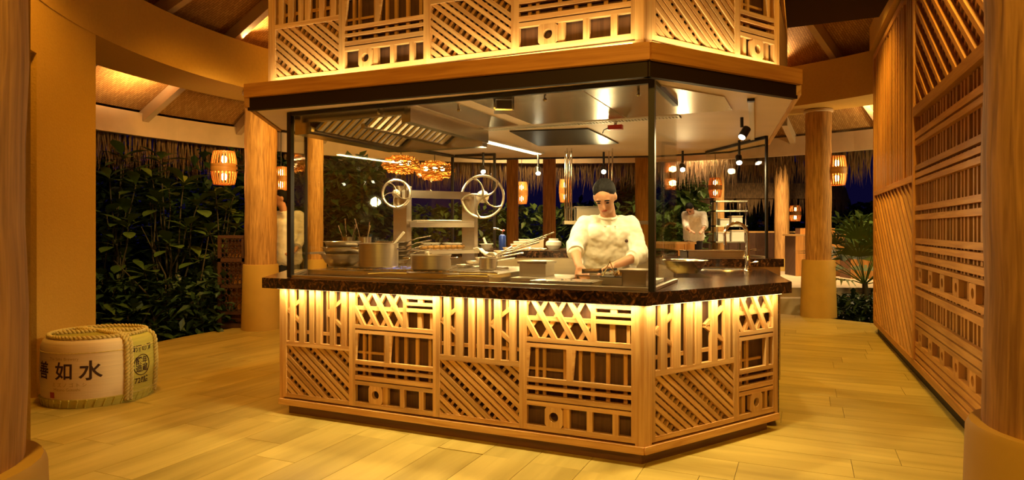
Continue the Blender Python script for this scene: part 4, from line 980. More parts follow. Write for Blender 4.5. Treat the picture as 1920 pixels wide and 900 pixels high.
track_spot(1386, 305, 6.08, 'black track spotlight above the taps', (1.9, 5.2, 0.95))
tr = thing('light_track', 'steel ceiling track with black end cap under the canopy', 'light track', (1.66, 4.9, 2.12))
ta, tb = Vector((at(1408, 186, 4.17).x, 4.17, 2.126)), Vector((at(1411, 272, 6.0).x, 6.0, 2.126))
MB().box((ta + tb) / 2, ((tb - ta).length, 0.035, 0.016), math.atan2((tb - ta).y, (tb - ta).x)).build('rail', BRUSH, tr); MB().box(ta, (0.05, 0.045, 0.018), math.atan2((tb - ta).y, (tb - ta).x)).build('end_cap', BLACK, tr)
track_spot(1391, 257, 4.75, 'large black track spotlight pointing left over the worktop', (0.9, 4.3, 0.9), 70, 2.117)
# ------------------------------------------------------------------ people
def caps(m, a, ra, b_, rb, seg=14):
    a, b_ = Vector(a), Vector(b_); d = b_ - a; L = d.length; d.normalize()
    pts = []; rs = []
    for i in range(5):
        q = math.sin(PI / 2 * i / 5); pts.append(a - d * ra * (1 - q)); rs.append(max(0.001, ra * math.sqrt(max(0, 1 - (1 - q) ** 2))))
    pts.append(a); rs.append(ra); pts.append(b_); rs.append(rb)
    for i in range(4, -1, -1):
        q = math.sin(PI / 2 * i / 5); pts.append(b_ + d * rb * (1 - q)); rs.append(max(0.001, rb * math.sqrt(max(0, 1 - (1 - q) ** 2))))
    m.tube(pts, rs, seg)
def ell(m, c, r, rot=None, seg=16):
    c = Vector(c); vs = []; n = 9; M3 = rot if rot is not None else Matrix.Identity(3)
    for i in range(n + 1):
        th = PI * i / n
        for k in range(seg):
            a = 2 * PI * k / seg
            vs.append(c + M3 @ Vector((r[0] * max(0.002, math.sin(th)) * math.cos(a), r[1] * max(0.002, math.sin(th)) * math.sin(a), -r[2] * math.cos(th))))
    fs = [(i * seg + k, i * seg + (k + 1) % seg, (i + 1) * seg + (k + 1) % seg, (i + 1) * seg + k) for i in range(n) for k in range(seg)]
    fs += [tuple(range(seg - 1, -1, -1)), tuple(n * seg + k for k in range(seg))]
    m.add(vs, fs, None, True)
def blob(m, name, mat, parent, vox, it=4):
    o = m.build(name, mat, parent)
    r = o.modifiers.new('merge', 'REMESH'); r.mode = 'VOXEL'; r.voxel_size = vox; r.use_smooth_shade = True
    s_ = o.modifiers.new('soft', 'SMOOTH'); s_.iterations = it; s_.factor = 0.5
    return o
def hand(m, w, d, pn, side, curl=0.5):
    # w wrist, d pointing direction, pn palm normal (towards the held thing), side +1/-1 puts the thumb
    w = Vector(w); d = Vector(d).normalized(); pn = Vector(pn); pn = (pn - d * pn.dot(d)).normalized(); x = d.cross(pn) * side
    caps(m, w, 0.024, w + d * 0.03, 0.026); 
    for k in range(4): caps(m, w + d * 0.025 + x * (k - 1.5) * 0.012, 0.014, w + d * 0.085 + x * (k - 1.5) * 0.019, 0.0115, 10)
    for k, L in enumerate((0.072, 0.082, 0.076, 0.06)):
        p = w + d * 0.09 + x * (1.5 - k) * 0.020; a = 0.35 * curl; r = 0.0095
        for j, f in enumerate((0.45, 0.32, 0.25)):
            dd = (d * math.cos(a) + pn * math.sin(a)); q = p + dd * L * f; caps(m, p, r, q, r - 0.0012, 8); p = q; r -= 0.001; a += 0.75 * curl
    p = w + d * 0.03 + x * 0.026; dd = (d * 0.6 + x * 0.65 + pn * 0.45).normalized(); q = p + dd * 0.045; caps(m, p, 0.013, q, 0.0115, 8)
    dd = (d * 0.85 + x * 0.1 + pn * 0.5).normalized(); caps(m, q, 0.0115, q + dd * 0.034, 0.009, 8)
def human(name, label, J, sleeve_end, vox=0.008, hair_long=False, jacket=CLOTH, face=True, trousers=NAVY):
    t = thing(name, label, 'person', (J['pelvis'][0], J['pelvis'][1], J['floor']))
    V = {k: Vector(v) for k, v in J.items() if isinstance(v, (tuple, Vector))}
    hd_, hf = V['head'], V['look'].normalized(); upv = (V['head'] - V['neck']).normalized(); side = hf.cross(upv).normalized(); upv = side.cross(hf).normalized()
    M3 = Matrix((side, hf, upv)).transposed()
    b = MB()
    ell(b, hd_ + upv * 0.02, (0.073, 0.092, 0.098), M3); ell(b, hd_ - upv * 0.05 + hf * 0.018, (0.056, 0.068, 0.068), M3)
    caps(b, V['neck'], 0.056, hd_ - upv * 0.04 - hf * 0.012, 0.052)
    if face:
        n0 = hd_ + hf * 0.087 - upv * 0.002; caps(b, n0 + upv * 0.015, 0.009, n0 - upv * 0.026 + hf * 0.014, 0.013, 8)
        for sg in (1, -1): ell(b, hd_ + side * 0.075 * sg - hf * 0.01 - upv * 0.004, (0.010, 0.022, 0.033), M3, 10); ell(b, hd_ + side * 0.03 * sg + hf * 0.078 + upv * 0.026, (0.022, 0.012, 0.008), M3, 8)
        ell(b, hd_ - upv * 0.052 + hf * 0.080, (0.022, 0.012, 0.012), M3, 10)
    ch, pv = V['chest'], V['pelvis']
    sx = (V['sh_l'] - V['sh_r']).normalized()
    for f in (-0.08, 0.0, 0.08): caps(b, pv + sx * f, 0.105, ch + sx * f, 0.105)
    for s_, k in ((1, 'l'), (-1, 'r')):
        caps(b, V['sh_' + k], 0.05, V['el_' + k], 0.041); caps(b, V['el_' + k], 0.041, V['wr_' + k], 0.026)
        hand(b, V['wr_' + k], V['hd_' + k], V['pn_' + k], s_, J.get('curl', 0.7))
        hp = pv + sx * 0.09 * s_; hp.z -= 0.04; kn = Vector((hp.x, hp.y - 0.02, J['floor'] + 0.48)); an = Vector((hp.x, hp.y + 0.02, J['floor'] + 0.08))
        caps(b, hp, 0.082, kn, 0.055); caps(b, kn, 0.055, an, 0.04); caps(b, an - Vector((0, 0, 0.04)), 0.04, an + Vector((0, -0.15, -0.04)), 0.035)
    body = blob(b, 'body', SKIN, t, vox)
    j = MB()
    for f in (-0.085, 0.0, 0.085): caps(j, pv + sx * f - Vector((0, 0, 0.10)), 0.128, ch + sx * f, 0.122)
    caps(j, V['sh_l'], 0.070, V['sh_r'], 0.070); caps(j, (V['sh_l'] + V['sh_r']) / 2, 0.10, V['neck'] - Vector((0, 0, 0.05)), 0.058)
    for k in 'lr':
        e2 = V['el_' + k].lerp(V['wr_' + k], sleeve_end)
        caps(j, V['sh_' + k], 0.070, V['el_' + k], 0.062); caps(j, V['el_' + k], 0.062, e2, 0.057)
    jk = blob(j, 'jacket', jacket, t, vox, 5)
    dn = jk.modifiers.new('folds', 'DISPLACE'); tx = bpy.data.textures.get('folds') or bpy.data.textures.new('folds', 'CLOUDS'); tx.noise_scale = 0.065; dn.texture = tx; dn.strength = 0.026; dn.mid_level = 0.42; dn.texture_coords = 'LOCAL'
    for k in 'lr':
        e2 = V['el_' + k].lerp(V['wr_' + k], sleeve_end); dd = (V['wr_' + k] - V['el_' + k]).normalized()
        MB().tube([e2 - dd * 0.01, e2 + dd * 0.03, e2 + dd * 0.035, e2 + dd * 0.03], [0.060, 0.060, 0.054, 0.047], 18).build('cuff', jacket, t)
    collar = MB(); n = 14; nk = V['neck']; pts = [nk + sx * 0.060 * math.cos(2 * PI * i / n) + Vector((0, 0.054 * math.sin(2 * PI * i / n), -0.012 + 0.022 * math.sin(2 * PI * i / n))) for i in range(n)]
    collar.tube(pts, 0.009, 8, closed=True); collar.build('collar', jacket, t)
    h = MB(); ell(h, hd_ + upv * 0.052 - hf * 0.020, (0.080, 0.094, 0.079), M3, 24); ell(h, hd_ - hf * 0.045 + upv * 0.01, (0.079, 0.066, 0.085), M3, 20)
    blob(h, 'hair', HAIR, t, vox * 0.8, 2)
    tr_ = MB()
    for s_ in (1, -1):
        hp = pv + sx * 0.09 * s_; hp.z -= 0.04; kn = Vector((hp.x, hp.y - 0.02, J['floor'] + 0.48)); an = Vector((hp.x, hp.y + 0.02, J['floor'] + 0.10))
        caps(tr_, hp, 0.105, kn, 0.075); caps(tr_, kn, 0.075, an, 0.062)
    blob(tr_, 'trousers', trousers, t, 0.014, 3)
    if face:
        for sg in (1, -1):
            e = MB(); ell(e, hd_ + side * 0.031 * sg + hf * 0.086 + upv * 0.010, (0.013, 0.006, 0.0045), M3, 10); e.build('eye', HAIR, t)
            e = MB(); ell(e, hd_ + side * 0.031 * sg + hf * 0.090 + upv * 0.032, (0.020, 0.005, 0.0045), M3, 10); e.build('eyebrow', HAIR, t)
        e = MB(); ell(e, hd_ - upv * 0.052 + hf * 0.091, (0.022, 0.004, 0.004), M3, 10); e.build('mouth', SEAL, t)
    return t, jk
chef, jk = human('person', 'chef in white jacket with rolled sleeves working behind the glass', dict(
    floor=0.0, pelvis=(0.70, 4.86, 0.96), chest=(0.69, 4.73, 1.27), neck=(0.685, 4.68, 1.41), head=(0.652, 4.605, 1.53), look=(-0.24, -0.80, -0.62),
    sh_l=(0.845, 4.72, 1.335), el_l=(0.895, 4.58, 1.125), wr_l=(0.69, 4.40, 1.065), hd_l=(-0.9, -0.35, -0.25), pn_l=(0.1, -0.3, -1),
    sh_r=(0.525, 4.72, 1.335), el_r=(0.44, 4.62, 1.18), wr_r=(0.445, 4.38, 1.065), hd_r=(0.25, -0.55, -0.55), pn_r=(0.5, 0.1, -0.8)), 0.22)
m = MB(); ell(m, Vector((0.80, 4.585, 1.225)), (0.012, 0.006, 0.012)); m.build('badge', INK, chef)
for z_ in (1.33, 1.27, 1.21, 1.15):
    for x_ in (0.655, 0.725):
        m = MB(); ell(m, Vector((x_, 4.612 + (1.33 - z_) * 0.22, z_)), (0.008, 0.005, 0.008)); m.build('button', WHITE, chef)
k0 = Vector((0.60, 4.30, 1.035)); t = thing('kitchen_knife', 'small kitchen knife under the chef hand', 'knife', k0)
MB().box(k0 + Vector((-0.08, -0.02, 0)), (0.14, 0.003, 0.03), 0.3).build('blade', CHROME, t); MB().tube([k0, k0 + Vector((0.09, 0.03, 0.008))], 0.009, 8).build('handle', BLACK, t)
TZ = 0.30
human('person', 'cook in white shirt bending over beyond the taps', dict(
    floor=TZ, pelvis=(3.74, 13.5, TZ + 0.95), chest=(3.66, 13.25, TZ + 1.22), neck=(3.58, 13.05, TZ + 1.33), head=(3.50, 12.93, TZ + 1.40), look=(-0.3, -0.6, -0.8),
    sh_l=(3.82, 13.1, TZ + 1.30), el_l=(3.80, 12.9, TZ + 1.08), wr_l=(3.68, 12.7, TZ + 0.98), hd_l=(-0.5, -0.8, -0.2), pn_l=(0, 0, -1),
    sh_r=(3.45, 13.1, TZ + 1.30), el_r=(3.42, 12.9, TZ + 1.06), wr_r=(3.45, 12.7, TZ + 0.98), hd_r=(0.3, -0.9, -0.2), pn_r=(0, 0, -1)), 0.3, 0.014)
wx = at(530, 400, 9.45).x
human('person', 'waiter in white shirt partly hidden behind the left column', dict(
    floor=0.0, pelvis=(wx + 0.06, 9.47, 0.98), chest=(wx + 0.05, 9.45, 1.36), neck=(wx + 0.02, 9.42, 1.58), head=(wx - 0.02, 9.39, 1.745), look=(-0.8, -0.6, -0.15),
    sh_l=(wx + 0.24, 9.47, 1.50), el_l=(wx + 0.30, 9.42, 1.20), wr_l=(wx + 0.24, 9.22, 0.98), hd_l=(-0.3, -0.9, -0.1), pn_l=(-1, 0, 0),
    sh_r=(wx - 0.14, 9.45, 1.50), el_r=(wx - 0.18, 9.37, 1.20), wr_r=(wx - 0.12, 9.17, 1.02), hd_r=(-0.2, -0.9, 0), pn_r=(1, 0, 0)), 0.5, 0.014)

# ------------------------------------------------------------------ sake barrel
BC = Vector((-3.235, 5.14, 0)); BR, BH = 0.375, 0.50
bl = thing('sake_barrel', 'straw wrapped sake barrel with black calligraphy and rope by the wall', 'barrel', BC)
def bpt(phi, z, r): return Vector((BC.x + r * math.cos(phi), BC.y + r * math.sin(phi), z))
to_cam = math.atan2(-BC.y, -BC.x)
def phi_px(px):                                  # angle on the barrel side that shows at a given image column
    best = None
    for i in range(-900, 901):
        ph = to_cam + i * 0.00155; p = bpt(ph, 0.3, BR); e = abs(CX + F * p.x / p.y - px)
        if best is None or e < best[0]: best = (e, ph)
    return best[1]
prof = [(0.0, 0.36), (0.02, 0.365), (0.06, 0.372), (0.25, 0.382), (0.44, 0.374), (0.475, 0.36), (0.492, 0.33), (0.497, 0.0)]
PH_R = phi_px(236); PH_E = phi_px(287)
def rad(z):
    for (z0, r0), (z1, r1) in zip(prof[:-1], prof[1:]):
        if z <= z1: return r0 + (r1 - r0) * (z - z0) / max(1e-6, z1 - z0)
    return prof[-1][1]
def sector(p0, p1, n, zs, grow=0.0):
    m = MB(); vs = []; fs = []
    for i in range(n + 1):
        ph = p0 + (p1 - p0) * i / n
        for z in zs: vs.append(bpt(ph, z, rad(z) + grow))
    k = len(zs)
    for i in range(n):
        for j in range(k - 1): fs.append((i * k + j, (i + 1) * k + j, (i + 1) * k + j + 1, i * k + j + 1))
    return m.add(vs, fs, None, True)
zs = [0.06, 0.10, 0.16, 0.25, 0.34, 0.395, 0.40, 0.44, 0.462, 0.475, 0.486, 0.492]
MB().lathe(BC, [(r - 0.008, z) for z, r in prof[:-2]] + [(0.33, 0.485), (0.001, 0.487)], 48).build('tub', STRAW, bl)
sector(PH_R, PH_R - 2 * PI * 0.62, 56, zs, 0.001).build('cream_wrap', CREAM, bl); sector(PH_R, PH_R + 2 * PI * 0.38, 40, zs, 0.001).build('green_wrap', STRAW, bl)
m = MB()
for z in (0.403, 0.065): m.tube([bpt(2 * PI * i / 60, z, rad(z) + 0.002) for i in range(60)], 0.0035, 6, closed=True)
m.build('stitch_band', ROPE, bl)
m = MB(); m.lathe(BC, [(0.366, 0.0), (0.372, 0.03), (0.380, 0.062), (0.37, 0.066)], 48, caps=False)
for i in range(40):
    ph = 2 * PI * i / 40; m.tube([bpt(ph, 0.004, 0.369), bpt(ph + 0.05, 0.06, 0.383)], 0.006, 5)
m.build('straw_foot', STRAW, bl)
def twist(pts, r, turns, n_str=2, seg=7):
    m = MB(); pts = [Vector(p) for p in pts]
    L = [0]
    for i in range(1, len(pts)): L.append(L[-1] + (pts[i] - pts[i - 1]).length)
    N_ = int(turns * 9); res = [[] for _ in range(n_str)]; ref = Vector((0.3, 0.5, 0.81))
    for q in range(N_ + 1):
        s_ = L[-1] * q / N_; i = max(0, min(len(pts) - 2, next((k for k in range(len(L) - 1) if L[k + 1] >= s_), len(L) - 2)))
        p = pts[i].lerp(pts[i + 1], (s_ - L[i]) / max(1e-9, L[i + 1] - L[i])); tt = (pts[min(i + 2, len(pts) - 1)] - pts[max(i - 1, 0)]).normalized()
        x = tt.cross(ref).normalized(); y = tt.cross(x)
        for k in range(n_str):
            a = 2 * PI * (turns * q / N_ + k / n_str); res[k].append(p + (x * math.cos(a) + y * math.sin(a)) * r * 0.55)
    for k in range(n_str): m.tube(res[k], r * 0.62, seg)
    return m
def rope_path(ph, top=True, zb=0.02):
    pts = [bpt(ph, z, rad(z) + 0.014) for z in (zb, 0.08, 0.16, 0.25, 0.34, 0.42, 0.46, 0.48)]
    pts += [bpt(ph, 0.502, 0.33), bpt(ph, 0.509, 0.29), bpt(ph, 0.509, 0.2), bpt(ph, 0.512, 0.08), bpt(ph + PI, 0.512, 0.08), bpt(ph + PI, 0.509, 0.28)]
    return pts
twist(rope_path(PH_R + 0.00), 0.017, 20).build('rope', ROPE, bl); twist(rope_path(PH_R + 0.075), 0.017, 20).build('rope', ROPE, bl); twist(rope_path(PH_E), 0.017, 20).build('rope', ROPE, bl)
twist([bpt(2 * PI * i / 48, 0.506, 0.325) for i in range(49)], 0.014, 34).build('rope', ROPE, bl)
m = MB()
for i in range(70):
    a = R.random() * 2 * PI; x = R.uniform(-0.27, 0.27); w = math.sqrt(max(0.0, 0.31 ** 2 - x * x)); m.tube([(BC.x - w, BC.y + x, 0.49), (BC.x, BC.y + x + R.uniform(-.02, .02), 0.496 + 0.004 * R.random()), (BC.x + w, BC.y + x, 0.49)], 0.006, 5)
tag(m.build('straw_top', STRAW, bl), kind='stuff')
def wrap_text(txt, size, ph0, z0, mat, name, parent=bl, bold=0.0, wide=1.0):
    cu = bpy.data.curves.new(name, 'FONT'); cu.body = txt; cu.size = size; cu.align_x = 'CENTER'; cu.align_y = 'CENTER'; cu.offset = bold; cu.resolution_u = 4
    to = bpy.data.objects.new(name, cu); col.objects.link(to); bpy.context.view_layer.update()
    me = bpy.data.meshes.new_from_object(to.evaluated_get(bpy.context.evaluated_depsgraph_get())); bpy.data.objects.remove(to); bpy.data.curves.remove(cu)
    import bmesh
    bm = bmesh.new(); bm.from_mesh(me); bpy.data.meshes.remove(me)
    x = -0.30
    while x < 0.30:
        bmesh.ops.bisect_plane(bm, geom=bm.verts[:] + bm.edges[:] + bm.faces[:], plane_co=(x, 0, 0), plane_no=(1, 0, 0)); x += 0.02
    bm.verts.ensure_lookup_table(); bm.verts.index_update()
    mm = MB(); vs = [bpt(ph0 + v.co.x * wide / BR, z0 + v.co.y, rad(z0 + v.co.y) + 0.003) for v in bm.verts]
    mm.add(vs, [tuple(v.index for v in f.verts) for f in bm.faces]); bm.free()
    return mm.build(name, mat, parent)
wrap_text('善', 0.135, phi_px(84), 0.265, INK, 'printed_character', bold=0.002); wrap_text('如', 0.135, phi_px(120), 0.265, INK, 'printed_character', bold=0.0025); wrap_text('水', 0.15, phi_px(170), 0.265, INK, 'printed_character', bold=0.0025)
wrap_text('The Sake Brewery', 0.030, phi_px(118), 0.362, FAINT, 'printed_line'); wrap_text('ミ ズ ノ ゴ ト シ', 0.034, phi_px(128), 0.172, FAINT, 'printed_line'); wrap_text('Mizuno Gotoshi', 0.030, phi_px(124), 0.138, FAINT, 'printed_line')
sp = phi_px(98)
m = MB(); vs = []; 
for i in range(5):
    for z in (0.075, 0.118): vs.append(bpt(sp + (i / 4 - 0.5) * 0.042 / BR, z, rad(z) + 0.0025))
m.add(vs, [(2 * i, 2 * i + 2, 2 * i + 3, 2 * i + 1) for i in range(4)]); m.build('red_seal', SEAL, bl)
g0 = phi_px(265)
wrap_text('清酒の精', 0.056, g0, 0.385, INK, 'printed_line', bold=0.001); wrap_text('醸年', 0.062, g0, 0.292, INK, 'printed_character', bold=0.001); wrap_text('造蔵', 0.062, g0, 0.232, INK, 'printed_character', bold=0.001); wrap_text('72ℓ詰', 0.056, g0, 0.142, INK, 'printed_line', bold=0.001)
m = MB(); m.tube([bpt(g0 + 0.078 * math.cos(2 * PI * i / 40) / BR, 0.262 + 0.078 * math.sin(2 * PI * i / 40), rad(0.262) + 0.003) for i in range(40)], 0.0028, 5, closed=True); m.build('printed_circle', INK, bl)

# ------------------------------------------------------------------ lanterns and pendants
def lantern(label, c, r=0.13, h=0.40, power=14, cord=None, bracket=None, group=None):
    c = Vector(c); t = thing('lantern', label, 'lantern', c); m = MB(); n = 22
    for k in range(n):
        a = 2 * PI * k / n; d = Vector((math.cos(a), math.sin(a), 0)); s_ = Vector((-d.y, d.x, 0))
        pts = [c + d * (r * (0.62 + 0.38 * math.sin(PI * (0.12 + 0.76 * i / 8)) ** 0.7)) + Vector((0, 0, (i / 8 - 0.5) * h)) for i in range(9)]
        vs = []
        for p in pts: vs += [p - s_ * 0.011, p + s_ * 0.011, p + s_ * 0.011 - d * 0.006, p - s_ * 0.011 - d * 0.006]
        m.add(vs, [(4 * i + q, 4 * i + (q + 1) % 4, 4 * i + 4 + (q + 1) % 4, 4 * i + 4 + q) for i in range(8) for q in range(4)])
    m.build('slat_cage', CANE, t)
    MB().lathe(c, [(r * 1.0, -h * 0.12), (r * 1.03, -h * 0.12), (r * 1.03, h * 0.12), (r * 1.0, h * 0.12)], 28, caps=False).build('wood_band', CEDAR, t)
    for sg in (1, -1):
        MB().lathe(c + Vector((0, 0, sg * h * 0.48)), [(r * 0.60, -0.008), (r * 0.74, -0.008), (r * 0.74, 0.008), (r * 0.60, 0.008)], 24, caps=False).build('end_ring', CEDAR, t)
        b = MB(); ell(b, c + Vector((0, 0, sg * h * 0.26)), (0.036, 0.036, 0.05)); b.build('bulb', BULB, t)
        lamp('POINT', c + Vector((0, 0, sg * h * 0.26)), power / 2, LAMP, size=0.05)
    if cord: MB().tube([c + Vector((0, 0, h * 0.3)), (c.x, c.y, cord)], 0.006, 6).build('cord', BLACK, t)
    if bracket:
        b_ = Vector(bracket); dd = (b_ - c).normalized()
        for dz in (-0.03, 0.03): MB().tube([c + dd * r * 0.98 + Vector((0, 0, dz)), b_ + Vector((0, 0, dz))], 0.010, 8).build('bracket', BLACK, t)
    return t
q = at(420, 315, 8.6); lantern('lit slatted lantern fixed on the left column above the foliage', q, 0.16, 0.44, 26, None, (-3.48, 8.6, q.z))
q = at(1569, 320, 9.8); lantern('lit slatted lantern fixed on the right column above the fan palm', q, 0.135, 0.44, 24, None, (4.74, 9.8, q.z))
q = at(527, 335, 10.0); lantern('lit slatted lantern just right of the left column above the waiter', q, 0.11, 0.36, 10, 3.1)
q = at(1341, 352, 12.0); lantern('lit slatted lantern hanging above the white shirted cook', q, 0.12, 0.36, 10, 3.07)
q = at(1491, 400, 17.3); lantern('distant lit lantern hanging left of the right column', q, 0.15, 0.42, 10, 2.62)
q = at(978, 362, 12.5); lantern('lit lantern between the pair of slim timber columns', q, 0.12, 0.42, 10, 3.0)
q = at(1060, 358, 12.5); lantern('lit lantern behind the hanging shelf left of the chef', q, 0.12, 0.44, 10, 3.0)
def pendant(label, px, py, Y, rx, rz_):
    c = at(px, py, Y); t = thing('woven_pendant', label, 'pendant lamp', c); m = MB()
    for k in range(34):
        a0 = R.random() * 2 * PI; tilt = R.uniform(0.05, 0.5); M3 = Matrix.Rotation(a0, 3, 'Z') @ Matrix.Rotation(tilt, 3, 'X'); ph = R.random() * 6
        pts = []
        for i in range(26):
            a = 2 * PI * i / 26; zz = R.uniform(-0.02, 0.02); lat = math.sin(k * 1.37) * 0.95; rr = math.sqrt(max(0.05, 1 - lat * lat))
            p = M3 @ Vector((rr * math.cos(a) * (1 + 0.05 * math.sin(3 * a + ph)), rr * math.sin(a), lat * 0.8)); pts.append(c + Vector((p.x * rx, p.y * rx, p.z * rz_ + zz)))
        m.tube(pts, 0.006, 5, closed=True)
    m.build('weave', RATTAN, t)
    for dx in (-0.42, 0.05, 0.45):
        b = MB(); ell(b, c + Vector((dx * rx, -rx * 0.3, 0.02)), (0.032, 0.032, 0.032)); b.build('bulb', BULB, t)
    lamp('POINT', c, 9, LAMP, size=0.08); MB().tube([c + Vector((0, 0, rz_ * 0.6)), (c.x, c.y, 3.3)], 0.006, 6).build('cord', BLACK, t)
pendant('glowing woven rattan pendant, left of the pair above the crank wheel', 752, 309, 8.4, 0.24, 0.13)
pendant('glowing woven rattan pendant, right of the pair near the glass frame', 815, 320, 8.9, 0.26, 0.15)

# ------------------------------------------------------------------ garden
def leaf_mesh(name, L, w, mat, bend=0.25, tip=0.62):
    m = MB(); vs = []; fs = []; n = 6
    for i in range(n + 1):
        f = i / n; ww = w * (math.sin(PI * min(1.0, f ** (1.0 + tip))) ** 0.8) if 0 < f < 1 else 0.004
        x = L * f; z = -bend * L * f * f
        vs += [(x, -ww, z + 0.12 * ww), (x, 0, z), (x, ww, z + 0.12 * ww)]
    for i in range(n):
        for k in (0, 1): fs.append((3 * i + k, 3 * i + k + 1, 3 * i + 4 + k, 3 * i + 3 + k))
    m.add(vs, fs, None, True); me = bpy.data.meshes.new(name); me.from_pydata(m.v, [], m.f); me.polygons.foreach_set('use_smooth', [True] * len(m.f)); me.materials.append(mat); return me
LM = [leaf_mesh('leaf', 0.33, 0.078, LEAF), leaf_mesh('leaf', 0.36, 0.082, LEAF, 0.35), leaf_mesh('leaf', 0.27, 0.068, LEAFY, 0.2)]
def put_leaf(parent, p, d, scale, me):
    o = bpy.data.objects.new('leaf', me); col.objects.link(o); o.parent = parent; o.location = Vector(p) - ORG[parent.name]
    q = Vector(d).to_track_quat('X', 'Z'); o.rotation_mode = 'QUATERNION'; o.rotation_quaternion = q; o.scale = (scale,) * 3
def shrub(label, base, tips, n_leaf=9, sc_=1.0, pick=(0, 0, 0, 1, 1, 2)):
    base = Vector(base); t = thing('broadleaf_shrub', label, 'shrub', base)
    for tp in tips:
        tp = Vector(tp); mid_ = base.lerp(tp, 0.5) + Vector((R.uniform(-.12, .12), R.uniform(-.1, .1), 0.12)); b1 = base.lerp(tp, 0.8) + Vector((R.uniform(-.05, .05), 0, 0.05))
        MB().tube([base, mid_, b1, tp], [0.016, 0.011, 0.008, 0.007], 7).build('branch', STEM, t)
        a0 = R.random() * 6
        for k in range(n_leaf):
            a = a0 + 2.4 * k; el = 0.1 + 0.75 * (k / n_leaf); put_leaf(t, tp - Vector((0, 0, 0.012 * (n_leaf - k))), (math.cos(a) * math.cos(el), math.sin(a) * math.cos(el), math.sin(el)), sc_ * R.uniform(0.8, 1.15), LM[R.choice(pick)])
def tipset(lst):
    out = []
    for px, py, Y in lst: out += [at(px, py, Y), at(px + R.uniform(-45, 45), py + R.uniform(-10, 90), Y + R.uniform(0.1, 0.5))]
    return out
shrub('broadleaf shrub with long rosettes beside the stucco wall edge', (-5.35, 8.9, -0.15), tipset(((205, 330, 8.8), (230, 290, 9.0), (200, 400, 8.8), (215, 450, 8.7), (255, 345, 8.9), (240, 420, 8.6), (190, 520, 8.7))), 9)
shrub('tall broadleaf shrub with pale stem in the middle of the garden', (-4.75, 9.1, -0.15), tipset(((302, 295, 9.2), (345, 340, 8.9), (350, 420, 8.9), (300, 380, 9.0), (285, 330, 9.1), (318, 455, 8.8), (372, 380, 9.1), (270, 505, 8.7))), 9)
shrub('broadleaf shrub with yellowish leaves under the left lantern', (-4.1, 9.2, -0.15), tipset(((405, 365, 9.2), (425, 390, 9.3), (440, 360, 9.4), (392, 430, 9.1), (445, 420, 9.3), (410, 470, 9.2), (375, 480, 9.0))), 9, 0.95, (0, 0, 2, 2, 1))
shrub('low broadleaf shrub near the floor edge behind the barrel', (-4.9, 8.5, -0.15), tipset(((250, 580, 8.3), (300, 560, 8.5), (215, 590, 8.2), (345, 540, 8.6), (380, 560, 8.7))), 8, 0.75, (1, 1, 0))
def hedge(name, label, boxes, n, size, mat, dens=None, cat='hedge'):
    m = MB()
    for (x0, x1, y0, y1, z0, z1) in boxes:
        for i in range(n):
            p = Vector((R.uniform(x0, x1), R.uniform(y0, y1), R.uniform(z0, z1) ** 1.0 if z0 > 0 else z0 + (z1 - z0) * R.random() ** 0.8)); d = Vector((R.uniform(-1, 1), R.uniform(-1, 1), R.uniform(-0.6, 0.8))).normalized(); s_ = d.cross(Vector((R.uniform(-.4, .4), R.uniform(-.4, .4), 1))).normalized(); L = size * R.uniform(0.6, 1.3); w = L * 0.24
            m.add([p, p + d * L * 0.5 + s_ * w, p + d * L - Vector((0, 0, L * 0.2)), p + d * L * 0.5 - s_ * w], [(0, 1, 2), (0, 2, 3)])
    c = boxes[0]; return tag(m.build(name, mat, None, ((c[0] + c[1]) / 2, c[2], -0.15)), label, cat, kind='stuff')
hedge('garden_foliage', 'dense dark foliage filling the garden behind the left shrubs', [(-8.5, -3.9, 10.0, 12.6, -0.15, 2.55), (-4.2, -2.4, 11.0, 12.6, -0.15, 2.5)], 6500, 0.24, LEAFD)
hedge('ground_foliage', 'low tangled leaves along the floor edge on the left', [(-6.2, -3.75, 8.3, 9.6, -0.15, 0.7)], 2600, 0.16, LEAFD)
hedge('rear_foliage', 'green hedge behind the glass at the rear of the kitchen', [(-3.2, 2.2, 12.6, 14.0, -0.15, 1.75)], 7000, 0.2, LEAF)
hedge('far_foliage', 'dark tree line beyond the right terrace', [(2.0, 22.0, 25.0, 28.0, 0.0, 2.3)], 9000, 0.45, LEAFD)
hedge('terrace_foliage', 'green bushes behind the bent over cook', [(2.7, 4.2, 14.2, 16.2, TZ, 2.6)], 3000, 0.3, LEAF)
hedge('right_foliage', 'bright green bushes behind the fan palm', [(7.9, 11.5, 13.6, 16.4, 0.1, 1.6)], 5000, 0.3, LEAF)
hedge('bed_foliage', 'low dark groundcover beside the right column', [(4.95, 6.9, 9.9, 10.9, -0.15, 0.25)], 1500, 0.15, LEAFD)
stg = MB()
for i in range(16):
    x, y = R.uniform(-5.9, -3.7), R.uniform(8.4, 9.8); p = Vector((x, y, -0.15)); e2 = p + Vector((R.uniform(-.6, .6), R.uniform(-.3, .3), R.uniform(0.6, 1.6))); stg.tube([p, p.lerp(e2, .5) + Vector((R.uniform(-.2, .2), R.uniform(-.1, .1), .1)), e2], [0.012, 0.009, 0.005], 5)
tag(stg.build('bare_stems', STEM, None, (-4.8, 9, -0.15)), 'tangle of thin bare stems among the left shrubs', 'stems', kind='stuff')
